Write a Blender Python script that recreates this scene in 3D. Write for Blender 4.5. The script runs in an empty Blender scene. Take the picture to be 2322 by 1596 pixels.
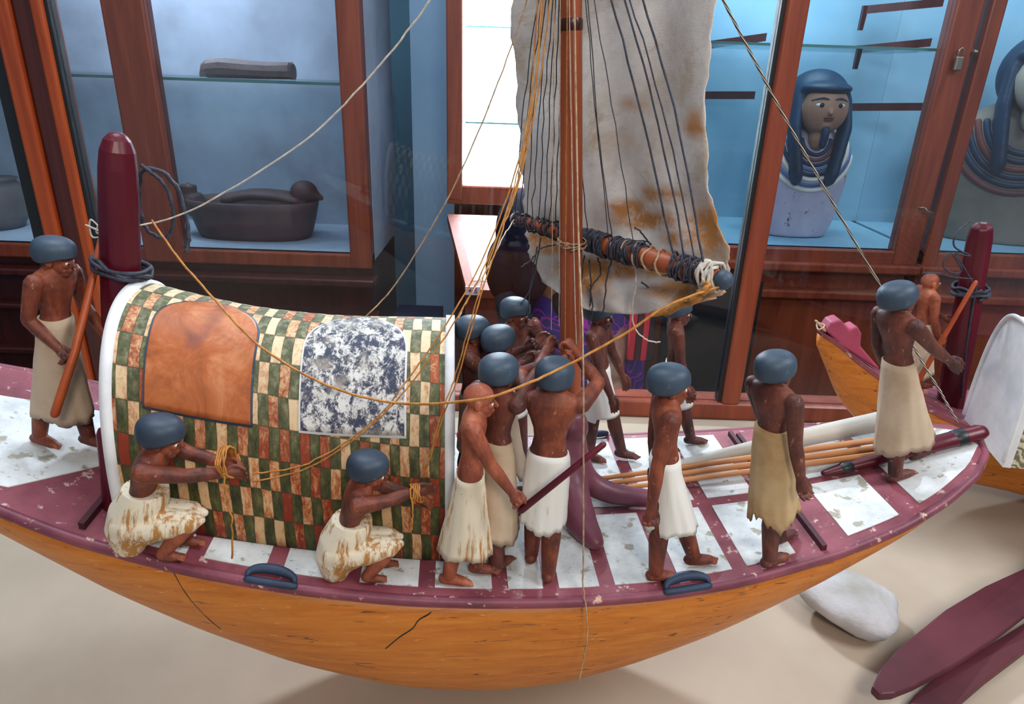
import bpy, bmesh, math, random
import numpy as np
from mathutils.bvhtree import BVHTree
from mathutils import Vector, Matrix
random.seed(7); rng = np.random.RandomState(7)
SC = bpy.context.scene
COL = SC.collection
PI = math.pi
# ------------------------------------------------------------------ camera
CAM = np.array([0.0, 0.0, .845]); FPX = 1548.0; CX, CY = 1161.0, 798.0
TILT = math.radians(22.4); ROLL = math.radians(1.92)
f_ = np.array([0, math.cos(TILT), -math.sin(TILT)]); u_ = np.array([0, math.sin(TILT), math.cos(TILT)]); r_ = np.array([1., 0, 0])
RR = r_*math.cos(ROLL)+u_*math.sin(ROLL); UU = u_*math.cos(ROLL)-r_*math.sin(ROLL)
cd = bpy.data.cameras.new('camera'); cam = bpy.data.objects.new('camera', cd); COL.objects.link(cam)
cd.sensor_width = 36; cd.lens = FPX/2322*36; cd.clip_start = .02; cd.clip_end = 60
cam.matrix_world = Matrix(((RR[0], UU[0], -f_[0], CAM[0]), (RR[1], UU[1], -f_[1], CAM[1]), (RR[2], UU[2], -f_[2], CAM[2]), (0, 0, 0, 1)))
SC.camera = cam
# ------------------------------------------------------------------ world, exposure, lights
SC.view_settings.view_transform = 'Standard'; SC.view_settings.look = 'None'
SC.view_settings.exposure = 0.0; SC.view_settings.gamma = 1; SC.view_settings.use_curve_mapping = False
wd = bpy.data.worlds.new('world'); SC.world = wd; wd.use_nodes = True
bg = wd.node_tree.nodes['Background']; bg.inputs[0].default_value = (.80, .88, 1, 1); bg.inputs[1].default_value = .34
def area(name, loc, target, size, power, col=(1, 1, 1), size_y=None):
    l = bpy.data.lights.new(name, 'AREA'); l.energy = power; l.color = col; l.size = size
    if size_y: l.shape = 'RECTANGLE'; l.size_y = size_y
    o = bpy.data.objects.new(name, l); COL.objects.link(o); o.location = loc
    o.rotation_euler = (Vector(target)-Vector(loc)).to_track_quat('-Z', 'Y').to_euler(); return o
area('daylight_window', (2.2, .2, 2.5), (0.1, .8, .2), 1.0, 52, (.97, .98, 1))
area('skylight', (-.5, 1.1, 2.7), (0, .9, .2), 1.2, 34, (.80, .90, 1))
area('warm_gallery_lamp', (.5, -1.3, 1.9), (0.1, .8, .2), .45, 25, (1, .87, .72))
area('hall_light', (0, 2.0, 3.4), (0, 2.6, 0), 1.6, 26, (.9, .95, 1))
# ------------------------------------------------------------------ measuring helpers
def ray(x, y): return f_+RR*(x-CX)/FPX-UU*(y-CY)/FPX
def Zp(x, y, z): d = ray(x, y); return CAM+d*(z-CAM[2])/d[2]
def proj(p): q = np.asarray(p)-CAM; k = q@f_; return CX+FPX*(q@RR)/k, CY-FPX*(q@UU)/k
def Yp(x, y, Y): d = ray(x, y); return CAM+d*Y/d[1]
AX = math.radians(5); C0 = np.array([.07, .81]); av = np.array([math.cos(AX), math.sin(AX)]); nv = np.array([-av[1], av[0]])
def zd(s): return .285+.28*s*s
def Wb(s, t, dz=0.): p = C0+av*s+nv*t; return np.array([p[0], p[1], zd(s)+dz])
def Wz(s, t, z): p = C0+av*s+nv*t; return np.array([p[0], p[1], z])
def deck(x, y):
    z = .285
    for i in range(50):
        p = Zp(x, y, z); q = p[:2]-C0; s = q@av; z = .5*z+.5*zd(s)
    return s, q@nv
def onT(x, y, t):
    d = ray(x, y); p0 = C0+nv*t; k = ((p0-CAM[:2])@nv)/(d[:2]@nv); return CAM+d*k
# ------------------------------------------------------------------ materials
def c(r, g, b):
    f = lambda v: v/12.92 if v <= .04045 else ((v+.055)/1.055)**2.4
    return (f(r/255), f(g/255), f(b/255), 1)
class N:
    def __init__(s, name):
        s.m = bpy.data.materials.new(name); s.m.use_nodes = True; s.t = s.m.node_tree; s.b = s.t.nodes['Principled BSDF']
    def n(s, ty, **k):
        x = s.t.nodes.new(ty)
        for a, v in k.items(): setattr(x, a, v)
        return x
    def l(s, a, b): s.t.links.new(a, b)
    def coord(s, scale=(1, 1, 1), kind='Object'):
        tc = s.n('ShaderNodeTexCoord'); mp = s.n('ShaderNodeMapping'); mp.inputs['Scale'].default_value = scale
        s.l(tc.outputs[kind], mp.inputs[0]); return mp.outputs[0]
    def noise(s, scale, vec=None, detail=6, rough=.6, dist=0):
        x = s.n('ShaderNodeTexNoise'); x.inputs['Scale'].default_value = scale; x.inputs['Detail'].default_value = detail
        x.inputs['Roughness'].default_value = rough; x.inputs['Distortion'].default_value = dist
        if vec is not None: s.l(vec, x.inputs['Vector'])
        return x.outputs['Fac']
    def ramp(s, fac, stops, interp='LINEAR'):
        x = s.n('ShaderNodeValToRGB'); x.color_ramp.interpolation = interp; e = x.color_ramp.elements
        while len(e) < len(stops): e.new(.5)
        for i, (p, col) in enumerate(stops): e[i].position = p; e[i].color = col if len(col) == 4 else (*col, 1)
        s.l(fac, x.inputs[0]); return x.outputs[0]
    def mix(s, fac, a, b, mode='MIX'):
        x = s.n('ShaderNodeMix', data_type='RGBA', blend_type=mode)
        for sock, v in ((x.inputs[0], fac), (x.inputs[6], a), (x.inputs[7], b)):
            if hasattr(v, 'is_output'): s.l(v, sock)
            else: sock.default_value = v
        return x.outputs[2]
    def math(s, op, a, b=0.):
        x = s.n('ShaderNodeMath', operation=op)
        for i, v in enumerate((a, b)):
            if hasattr(v, 'is_output'): s.l(v, x.inputs[i])
            else: x.inputs[i].default_value = v
        return x.outputs[0]
    def bump(s, h, strength=.3, dist=.002):
        x = s.n('ShaderNodeBump'); x.inputs['Strength'].default_value = strength; x.inputs['Distance'].default_value = dist
        s.l(h, x.inputs['Height']); s.l(x.outputs[0], s.b.inputs['Normal'])
    def out(s, col=None, rough=.6, spec=.4):
        if col is not None:
            if hasattr(col, 'is_output'): s.l(col, s.b.inputs['Base Color'])
            else: s.b.inputs['Base Color'].default_value = col
        s.b.inputs['Roughness'].default_value = rough; s.b.inputs['Specular IOR Level'].default_value = spec
        return s.m
W0 = (0, 0, 0, 1); W1 = (1, 1, 1, 1)
def paint(name, base, dark, chip=None, scale=60, stretch=(1, 1, 1), rough=.55, chips=.66, bump=.25, spec=.4, kind='Object', bd=.0015):
    m = N(name); v = m.coord(stretch, kind)
    col = m.ramp(m.noise(scale*.35, v, 5, .6), [(.32, dark), (.62, base)])
    if chip:
        col = m.mix(m.ramp(m.noise(scale*1.6, v, 8, .7), [(chips, W0), (chips+.04, W1)]), col, chip)
    m.bump(m.noise(scale*2.2, v, 6, .65), bump, bd)
    return m.out(col, rough, spec)
M = {}
M['hull'] = None
def hullmat():
    m = N('ochre_hull_paint'); v = m.coord((1, 5, 9))
    g = m.noise(9, v, 8, .62, .8)
    col = m.ramp(g, [(.2, c(164, 90, 22)), (.5, c(198, 116, 34)), (.8, c(212, 138, 54))])
    col = m.mix(m.ramp(m.noise(4.2, m.coord((1, 2.5, 3)), 7, .7), [(.55, W0), (.75, W1)]), col, c(160, 92, 30))
    v2 = m.coord((1, 3, 5)); col = m.mix(m.ramp(m.noise(38, v2, 9, .75), [(.62, W0), (.66, W1)]), col, c(226, 178, 120))
    col = m.mix(m.ramp(m.noise(14, m.coord((1, 6, 8)), 5, .6, 1), [(.62, W0), (.67, W1)]), col, c(110, 66, 30))
    m.bump(g, .35, .002); return m.out(col, .42, .45)
M['hull'] = hullmat()
M['maroon'] = paint('maroon_deck_paint', c(146, 78, 90), c(108, 50, 62), c(196, 164, 164), 42, rough=.5, chips=.60)
M['maroon_post'] = paint('maroon_post_paint', c(96, 14, 34), c(64, 10, 26), c(150, 92, 96), 26, (1, 1, .3), rough=.35, chips=.74)
M['maroon_edge'] = paint('dark_maroon_edge_paint', c(134, 70, 86), c(92, 42, 58), c(206, 170, 150), 40, rough=.45, chips=.60)
def deckmat():
    m = N('white_deck_paint'); v = m.coord((1, 1, 1))
    col = m.ramp(m.noise(16, v, 6, .65), [(.3, c(176, 180, 180)), (.6, c(222, 226, 228))])
    col = m.mix(m.ramp(m.noise(46, v, 3, .5), [(.60, W0), (.66, W1)]), col, c(160, 156, 142))
    col = m.mix(m.ramp(m.noise(110, m.coord((1, 2.2, 1)), 8, .75), [(.62, W0), (.67, W1)]), col, c(112, 106, 100))
    m.bump(m.noise(90, v, 6, .7), .5, .0012); return m.out(col, .65, .3)
M['deck'] = deckmat()
def skin(name, a, b, d):
    m = N(name); v = m.coord((1, 1, .45))
    col = m.ramp(m.noise(22, v, 7, .65, .4), [(.38, d), (.5, b), (.62, a)])
    col = m.mix(m.ramp(m.noise(150, v, 6, .7), [(.63, W0), (.68, W1)]), col, c(170, 120, 100))
    m.bump(m.noise(130, m.coord((1, 1, .3)), 6, .65), .45, .0016)
    return m.out(col, .52, .35)
M['skin'] = skin('red_brown_wood_skin', c(152, 82, 56), c(116, 58, 42), c(74, 40, 36))
M['skin_dark'] = skin('dark_brown_wood_skin', c(130, 74, 60), c(96, 54, 46), c(60, 36, 36))
M['skin_orange'] = skin('light_red_wood_skin', c(182, 108, 78), c(148, 78, 56), c(104, 54, 44))
M['hair'] = paint('blue_black_hair_paint', c(60, 78, 96), c(34, 44, 60), c(92, 104, 116), 26, rough=.5, chips=.62, bump=.3)
def kiltpaint(name, base, wear, lo):
    m = N(name); v = m.coord((1, 1, .09))
    g = m.noise(150, v, 7, .7)
    w = m.noise(14, m.coord((1, 1, .6)), 5, .6)
    col = m.mix(m.ramp(m.math('ADD', m.math('MULTIPLY', g, .6), m.math('MULTIPLY', w, .5)), [(lo, W0), (lo+.07, W1)]), base, wear)
    m.bump(g, .4, .0015); return m.out(col, .6, .3)
M['kilt_white'] = kiltpaint('white_painted_kilt', c(226, 226, 222), c(190, 164, 120), .60)
M['kilt_worn'] = kiltpaint('worn_cream_painted_kilt', c(222, 212, 190), c(172, 122, 64), .545)
def linen(name, base, dirt, sc=900):
    m = N(name); v = m.coord((1, 1, 1))
    w1 = m.n('ShaderNodeTexWave', wave_type='BANDS', bands_direction='Z'); w1.inputs['Scale'].default_value = sc; m.l(v, w1.inputs[0])
    w1.inputs['Distortion'].default_value = 3; w1.inputs['Detail'].default_value = 2
    w2 = m.n('ShaderNodeTexWave', wave_type='BANDS', bands_direction='X'); w2.inputs['Scale'].default_value = sc; m.l(v, w2.inputs[0]); w2.inputs['Distortion'].default_value = 3
    col = m.ramp(m.noise(13, v, 6, .65), [(.4, base), (.75, dirt)])
    m.bump(m.math('ADD', m.math('MULTIPLY', m.math('ADD', w1.outputs['Fac'], w2.outputs['Fac']), .25), m.noise(60, v, 5, .6)), .5, .0012); return m.out(col, .85, .15)
M['linen'] = linen('cream_linen', c(212, 192, 168), c(180, 150, 120))
M['linen_tan'] = linen('tan_linen', c(206, 178, 136), c(166, 124, 76))
M['eyewhite'] = N('eye_white_paint').out(c(228, 222, 206), .4)
M['black'] = N('black_paint').out(c(14, 14, 18), .35)
M['white'] = paint('white_edge_paint', c(236, 238, 242), c(204, 208, 214), c(170, 160, 150), 30, chips=.7, rough=.6)
M['wood_oar'] = paint('orange_wood', c(178, 84, 42), c(132, 52, 26), c(92, 40, 26), 40, (.3, 1, 1), chips=.7, rough=.4)
M['wood_mast'] = paint('mast_red_wood', c(168, 88, 54), c(128, 58, 36), c(90, 38, 24), 36, (1, 1, .18), chips=.68, rough=.4)
M['wood_pale'] = paint('pale_grey_wood', c(206, 200, 190), c(164, 158, 148), c(120, 112, 102), 34, (.3, 1, 1), chips=.66)
M['wood_tan'] = paint('tan_stick_wood', c(198, 140, 92), c(158, 98, 58), None, 40, (.3, 1, 1))
M['rope_dark'] = paint('dark_rope', c(66, 70, 86), c(36, 38, 50), c(104, 106, 112), 300, bump=.6)
M['rope_orange'] = paint('orange_cord', c(204, 142, 66), c(160, 96, 40), None, 300, bump=.6)
M['rope_beige'] = paint('beige_cord', c(196, 168, 136), c(146, 112, 84), None, 300, bump=.6)
M['rope_white'] = paint('white_cord', c(222, 214, 202), c(176, 168, 158), None, 300, bump=.6)
def twist():
    m = N('black_and_white_twisted_cord'); v = m.coord((1, 0, 1)); w = m.n('ShaderNodeTexWave', wave_type='BANDS', bands_direction='DIAGONAL'); w.inputs['Scale'].default_value = 190; m.l(v, w.inputs[0])
    return m.out(m.ramp(w.outputs['Fac'], [(.45, c(40, 42, 52)), (.6, c(190, 180, 160))]), .8)
M['rope_twist'] = twist()
def sailmat():
    m = N('old_linen_sail'); v = m.coord((1, 1, 1))
    w1 = m.n('ShaderNodeTexWave', wave_type='BANDS', bands_direction='Z'); w1.inputs['Scale'].default_value = 260; m.l(v, w1.inputs[0]); w1.inputs['Distortion'].default_value = 1.2
    w2 = m.n('ShaderNodeTexWave', wave_type='BANDS', bands_direction='X'); w2.inputs['Scale'].default_value = 260; m.l(v, w2.inputs[0]); w2.inputs['Distortion'].default_value = 1.2
    col = m.ramp(m.noise(9, v, 8, .65), [(.36, c(186, 176, 168)), (.6, c(218, 212, 208))])
    col = m.mix(m.ramp(m.noise(12, m.coord((1, 1, 1.6)), 7, .7, .5), [(.52, W0), (.66, W1)]), col, c(184, 166, 146))
    at = m.n('ShaderNodeVertexColor'); at.layer_name = 'stain'
    st = m.math('MULTIPLY', at.outputs[0], m.ramp(m.noise(26, v, 8, .75), [(.3, W0), (.52, W1)]))
    col = m.mix(st, col, c(178, 124, 74))
    m.bump(m.math('ADD', m.math('MULTIPLY', m.math('ADD', w1.outputs['Fac'], w2.outputs['Fac']), .10), m.noise(24, v, 6, .6)), .6, .003); 
    return m.out(col, .9, .1)
M['sail'] = sailmat()
def hide_wood():
    m = N('orange_brown_hide_panel'); v = m.coord((1, 1, .5))
    col = m.ramp(m.noise(22, v, 8, .7, .6), [(.3, c(134, 66, 26)), (.5, c(178, 98, 50)), (.7, c(206, 140, 98))])
    col = m.mix(m.ramp(m.noise(16, m.coord(), 2, .4), [(.66, W0), (.76, W1)]), col, c(112, 60, 58)); m.bump(m.noise(60, v, 6), .3, .001)
    return m.out(col, .5)
M['panel_brown'] = hide_wood()
def hide_spot():
    m = N('blue_black_and_white_mottled_panel'); v = m.coord((1, 1, 1))
    col = m.ramp(m.noise(62, m.coord((1.3, 1, .9)), 10, .85, .3), [(.47, c(52, 60, 84)), (.50, c(120, 118, 122)), (.53, c(216, 216, 214))])
    col = m.mix(m.ramp(m.noise(22, v, 5, .6), [(.52, W0), (.66, W1)]), col, c(158, 150, 140)); m.bump(m.noise(60, v, 6), .4, .0012)
    return m.out(col, .6)
M['panel_spot'] = hide_spot()
def matting():
    m = N('checkered_mat_paint')
    uv = m.n('ShaderNodeUVMap'); sep = m.n('ShaderNodeSeparateXYZ'); m.l(uv.outputs[0], sep.inputs[0])
    nz = m.n('ShaderNodeTexNoise'); nz.inputs['Scale'].default_value = 18; m.l(uv.outputs[0], nz.inputs[0]); nz.inputs['Detail'].default_value = 2
    u = m.math('ADD', sep.outputs[0], m.math('MULTIPLY', m.math('SUBTRACT', nz.outputs['Fac'], .5), .006)); vv = m.math('ADD', sep.outputs[1], m.math('MULTIPLY', m.math('SUBTRACT', nz.outputs['Fac'], .5), .008))
    u = m.math('MULTIPLY', u, 1/.0112); vv = m.math('MULTIPLY', vv, 1/.0372)
    fu = m.math('FLOOR', u); fv = m.math('FLOOR', vv)
    par = m.math('PINGPONG', m.math('ADD', fu, fv), 1.0)
    cell = m.n('ShaderNodeCombineXYZ'); m.l(fu, cell.inputs[0]); m.l(fv, cell.inputs[1])
    wn = m.n('ShaderNodeTexWhiteNoise', noise_dimensions='3D'); m.l(cell.outputs[0], wn.inputs['Vector'])
    v = m.coord((1, 1, .35))
    hgt = m.math('SUBTRACT', 6.2, m.math('ABSOLUTE', m.math('SUBTRACT', vv, 8.0)))  # 6.2 at the ridge of the paint courses
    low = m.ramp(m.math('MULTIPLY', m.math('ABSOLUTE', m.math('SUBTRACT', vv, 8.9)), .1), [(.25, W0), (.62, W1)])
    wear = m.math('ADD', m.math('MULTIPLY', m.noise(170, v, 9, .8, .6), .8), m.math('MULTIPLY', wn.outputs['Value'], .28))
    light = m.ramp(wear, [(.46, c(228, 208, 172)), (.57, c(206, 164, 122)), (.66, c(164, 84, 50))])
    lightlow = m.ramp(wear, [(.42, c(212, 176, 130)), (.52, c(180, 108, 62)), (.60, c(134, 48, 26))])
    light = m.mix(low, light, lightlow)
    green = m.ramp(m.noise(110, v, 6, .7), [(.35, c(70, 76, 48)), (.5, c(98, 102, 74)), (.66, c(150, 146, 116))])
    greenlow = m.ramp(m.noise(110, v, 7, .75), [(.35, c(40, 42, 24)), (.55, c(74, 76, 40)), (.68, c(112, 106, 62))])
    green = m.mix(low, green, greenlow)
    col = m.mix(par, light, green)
    # dark seams between the cells
    fr = m.math('FRACT', vv); e = m.math('ABSOLUTE', m.math('SUBTRACT', fr, .5)); seam = m.math('GREATER_THAN', e, .475)
    fr2 = m.math('FRACT', u); e2 = m.math('ABSOLUTE', m.math('SUBTRACT', fr2, .5)); seam2 = m.math('GREATER_THAN', e2, .45)
    col = m.mix(m.math('MULTIPLY', m.math('MAXIMUM', seam, seam2), .55), col, c(50, 40, 28))
    m.bump(m.noise(70, v, 6, .7), .3, .0012); return m.out(col, .6, .35)
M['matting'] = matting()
M['table'] = paint('beige_table_cloth', c(190, 176, 158), c(172, 158, 142), None, 5, rough=.85, bump=.1, spec=.1)
M['stone'] = paint('white_stone', c(196, 196, 202), c(150, 150, 142), c(128, 122, 112), 16, rough=.6, chips=.7, bump=.6, bd=.006)
def cabwood(name, a, b, g=.35):
    m = N(name); v = m.coord((6, 6, .5)); col = m.ramp(m.noise(3, v, 8, .65, 1.2), [(.3, b), (.7, a)]); m.bump(m.noise(20, v, 5), .1, .002); return m.out(col, g, .5)
M['cab'] = cabwood('polished_red_wood', c(146, 70, 44), c(104, 40, 24)); M['cab_dark'] = cabwood('dark_red_wood', c(84, 32, 28), c(48, 18, 20), .3)
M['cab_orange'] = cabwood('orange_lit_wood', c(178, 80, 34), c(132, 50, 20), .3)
def cabpaint(name, a, b, s=1.2): return paint(name, a, b, None, s*2.5, rough=.85, bump=.05, spec=.1)
M['int_blue'] = paint('pale_blue_lining', c(184, 198, 216), c(144, 152, 166), None, 5, rough=.85, bump=.05, spec=.1); M['int_teal'] = cabpaint('teal_blue_lining', c(158, 196, 212), c(120, 164, 186))  # grey mottling puts glass reflections into the pale blue lining colour
M['wall'] = cabpaint('pale_blue_wall', c(152, 182, 204), c(132, 164, 190)); M['wall_teal'] = cabpaint('dusty_teal_wall', c(98, 140, 160), c(78, 120, 142))
M['case_white'] = N('white_case_lining').out(c(248, 250, 252), .8)
M['floor'] = paint('dark_floor', c(60, 56, 58), c(42, 40, 46), None, 3, rough=.3, bump=.02)
M['rubber'] = N('dark_gasket').out(c(26, 30, 34), .4); M['metal'] = N('brushed_metal').out(c(150, 140, 124), .3); M['metal'].node_tree.nodes['Principled BSDF'].inputs['Metallic'].default_value = .8
M['slate'] = paint('grey_brown_stone', c(128, 112, 108), c(92, 78, 78), c(150, 134, 126), 12, bump=.6, bd=.008); M['bowl'] = paint('dark_brown_pottery', c(104, 74, 72), c(66, 48, 50), c(128, 110, 108), 14, chips=.7)
M['clay'] = paint('grey_clay', c(134, 124, 122), c(104, 96, 98), None, 10)
def glass(name, tint, k=.5, rough=.02, opac=0.):
    m = bpy.data.materials.new(name); m.use_nodes = True; t = m.node_tree; t.nodes.clear()
    o = t.nodes.new('ShaderNodeOutputMaterial'); mx = t.nodes.new('ShaderNodeMixShader'); tr = t.nodes.new('ShaderNodeBsdfTransparent'); gl = t.nodes.new('ShaderNodeBsdfGlossy')
    fr = t.nodes.new('ShaderNodeFresnel'); fr.inputs[0].default_value = 1.5; mu = t.nodes.new('ShaderNodeMath'); mu.operation = 'MULTIPLY_ADD'; mu.inputs[1].default_value = k; mu.inputs[2].default_value = opac
    t.links.new(fr.outputs[0], mu.inputs[0]); t.links.new(mu.outputs[0], mx.inputs[0]); tr.inputs[0].default_value = tint; gl.inputs['Roughness'].default_value = rough
    t.links.new(tr.outputs[0], mx.inputs[1]); t.links.new(gl.outputs[0], mx.inputs[2]); t.links.new(mx.outputs[0], o.inputs[0]); return m
M['glass'] = glass('clear_glass', (.94, .97, 1, 1)); M['glass_edge'] = N('green_glass_edge').out(c(90, 140, 130), .15, .6)
M['glass_shelf'] = glass('shelf_glass', (.86, .95, .95, 1), .6)
# ------------------------------------------------------------------ mesh helpers
def base_of(parent): return np.array(parent['_o']) if parent is not None and '_o' in parent else np.zeros(3)
def obj(name, V, F, mat, parent=None, smooth=True, local=False, mods=None):
    V = np.asarray(V, float)
    if parent is not None and not local:
        p = parent; off = np.zeros(3)
        while p is not None: off = off+np.array(p.location); p = p.parent
        V = V-off
    me = bpy.data.meshes.new(name); me.from_pydata([tuple(v) for v in V], [], [tuple(int(i) for i in f) for f in F]); me.update()
    bm = bmesh.new(); bm.from_mesh(me); bmesh.ops.recalc_face_normals(bm, faces=bm.faces); bm.to_mesh(me); bm.free()
    if smooth: me.polygons.foreach_set('use_smooth', [True]*len(me.polygons))
    me.materials.append(M[mat] if isinstance(mat, str) else mat)
    o = bpy.data.objects.new(name, me); COL.objects.link(o)
    if parent is not None: o.parent = parent
    return o
def tag(o, label=None, cat=None, group=None, kind=None):
    if label: o['label'] = label
    if cat: o['category'] = cat
    if group: o['group'] = group
    if kind: o['kind'] = kind
    return o
def tiltfor(pos, H, hx, hz=.93):
    lo, hi = -.9, .9
    f = lambda t: proj(np.asarray(pos)+H*hz*np.array([av[0]*math.sin(t), av[1]*math.sin(t), math.cos(t)]))[0]-hx
    for i in range(40):
        m = (lo+hi)/2
        if f(m) > 0: hi = m
        else: lo = m
    return lo
def thing(name, label, cat, loc, group=None, rz=0):
    o = bpy.data.objects.new(name, None); COL.objects.link(o); o.empty_display_size = .02; o.location = tuple(loc); o.rotation_euler = (0, 0, rz)
    return tag(o, label, cat, group)
class MB:
    def __init__(s): s.V = []; s.F = []
    def add(s, V, F):
        k = len(s.V); s.V += [tuple(v) for v in V]; s.F += [tuple(i+k for i in f) for f in F]; return s
def frame(d):
    d = d/np.linalg.norm(d); a = np.array([0, 0, 1.]) if abs(d[2]) < .9 else np.array([1., 0, 0]); x = np.cross(a, d); x /= np.linalg.norm(x); return x, np.cross(d, x)
def tube(mb, pts, rad, n=10, caps=True, flat=None):
    pts = [np.asarray(p, float) for p in pts]; m = len(pts)
    if not hasattr(rad, '__len__'): rad = [rad]*m
    T = [pts[min(i+1, m-1)]-pts[max(i-1, 0)] for i in range(m)]
    x, y = frame(T[0]); V = []; rings = []
    def ring(p, r, x, y): 
        rings.append(len(V)); fx, fy = flat or (1, 1)
        for j in range(n): a = 2*PI*j/n; V.append(p+x*math.cos(a)*r*fx+y*math.sin(a)*r*fy)
    for i in range(m):
        t = T[i]/(np.linalg.norm(T[i])+1e-12); x = x-t*(x@t); x /= np.linalg.norm(x)+1e-12; y = np.cross(t, x)
        if caps and i == 0:
            for q in (.15, .7): ring(pts[0]-t*rad[0]*math.sqrt(1-q*q), rad[0]*q, x, y)
        ring(pts[i], rad[i], x, y)
        if caps and i == m-1:
            for q in (.7, .15): ring(pts[i]+t*rad[i]*math.sqrt(1-q*q), rad[i]*q, x, y)
    F = []
    for k in range(len(rings)-1):
        a, b = rings[k], rings[k+1]
        for j in range(n): F.append((a+j, a+(j+1) % n, b+(j+1) % n, b+j))
    F.append(tuple(range(n))[::-1]); F.append(tuple(rings[-1]+j for j in range(n)))
    mb.add(V, F); return mb
def ell(mb, cc, r, rot=None, n=16, m=10, fn=None):
    V = []; cc = np.asarray(cc, float)
    for i in range(1, m):
        th = PI*i/m
        for j in range(n):
            a = 2*PI*j/n; v = np.array([r[0]*math.sin(th)*math.cos(a), r[1]*math.sin(th)*math.sin(a), r[2]*math.cos(th)])
            if fn: v = fn(v)
            V.append(v)
    top = len(V); v = np.array([0, 0, r[2]*1.]); V.append(fn(v) if fn else v); v = np.array([0, 0, -r[2]]); V.append(fn(v) if fn else v)
    if rot is not None: V = [rot@v for v in V]
    F = [(i*n+j, i*n+(j+1) % n, (i+1)*n+(j+1) % n, (i+1)*n+j) for i in range(m-2) for j in range(n)]
    F += [(top, (j+1) % n, j) for j in range(n)]+[(top+1, (m-2)*n+j, (m-2)*n+(j+1) % n) for j in range(n)]
    mb.add([v+cc for v in V], F); return mb
def loft(mb, secs, n=28, cap0=True, cap1=True, p=2.0, wob=None):
    """secs: (center3, rx, ry) horizontal super-ellipse rings"""
    V = []; F = []
    for k, (ce, rx, ry) in enumerate(secs):
        for j in range(n):
            a = 2*PI*j/n; ca, sa = math.cos(a), math.sin(a); q = 2/p
            dx = rx*math.copysign(abs(ca)**q, ca); dy = ry*math.copysign(abs(sa)**q, sa); w = 1+(wob(k, a) if wob else 0)
            V.append((ce[0]+dx*w, ce[1]+dy*w, ce[2]))
    for k in range(len(secs)-1):
        for j in range(n): F.append((k*n+j, k*n+(j+1) % n, (k+1)*n+(j+1) % n, (k+1)*n+j))
    if cap0: F.append(tuple(range(n))[::-1])
    if cap1: F.append(tuple((len(secs)-1)*n+j for j in range(n)))
    mb.add(V, F); return mb
def box(mb, x0, x1, y0, y1, z0, z1):
    V = [(x, y, z) for x in (x0, x1) for y in (y0, y1) for z in (z0, z1)]
    mb.add(V, [(0, 1, 3, 2), (4, 6, 7, 5), (0, 4, 5, 1), (2, 3, 7, 6), (0, 2, 6, 4), (1, 5, 7, 3)]); return mb
def bevel(o, w, seg=2):
    b = o.modifiers.new('bevel', 'BEVEL'); b.width = w; b.segments = seg; b.limit_method = 'ANGLE'; b.angle_limit = .6; return o
def remesh(mb, voxel, smooth=4, dec=None):
    me = bpy.data.meshes.new('tmp'); me.from_pydata(mb.V, [], mb.F); me.update()
    bm = bmesh.new(); bm.from_mesh(me); bmesh.ops.recalc_face_normals(bm, faces=bm.faces); bm.to_mesh(me); bm.free()
    o = bpy.data.objects.new('tmp', me); COL.objects.link(o)
    r = o.modifiers.new('r', 'REMESH'); r.mode = 'VOXEL'; r.voxel_size = voxel
    s = o.modifiers.new('s', 'SMOOTH'); s.factor = .6; s.iterations = smooth
    if dec: d = o.modifiers.new('d', 'DECIMATE'); d.ratio = dec
    dg = bpy.context.evaluated_depsgraph_get(); e = o.evaluated_get(dg); m2 = e.to_mesh()
    V = np.empty(len(m2.vertices)*3); m2.vertices.foreach_get('co', V); V = V.reshape(-1, 3); F = [tuple(p.vertices) for p in m2.polygons]
    e.to_mesh_clear(); bpy.data.objects.remove(o); bpy.data.meshes.remove(me); return V, F
def spline(P, k=8):
    P = [np.asarray(p, float) for p in P]; out = []
    for i in range(len(P)-1):
        p0 = P[max(i-1, 0)]; p1 = P[i]; p2 = P[i+1]; p3 = P[min(i+2, len(P)-1)]
        for j in range(k):
            t = j/k; out.append(.5*((2*p1)+(-p0+p2)*t+(2*p0-5*p1+4*p2-p3)*t*t+(-p0+3*p1-3*p2+p3)*t**3))
    out.append(P[-1]); return out
def rope(name, label, P, r, mat, group=None, wob=.0, cat='rope', k=8, n=6):
    pts = spline(P, k)
    if wob: pts = [p+rng.normal(0, wob, 3)*(0 < i < len(pts)-1) for i, p in enumerate(pts)]
    mb = tube(MB(), pts, r, n); o = obj(name, mb.V, mb.F, mat); tag(o, label, cat, group); return o
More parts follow.
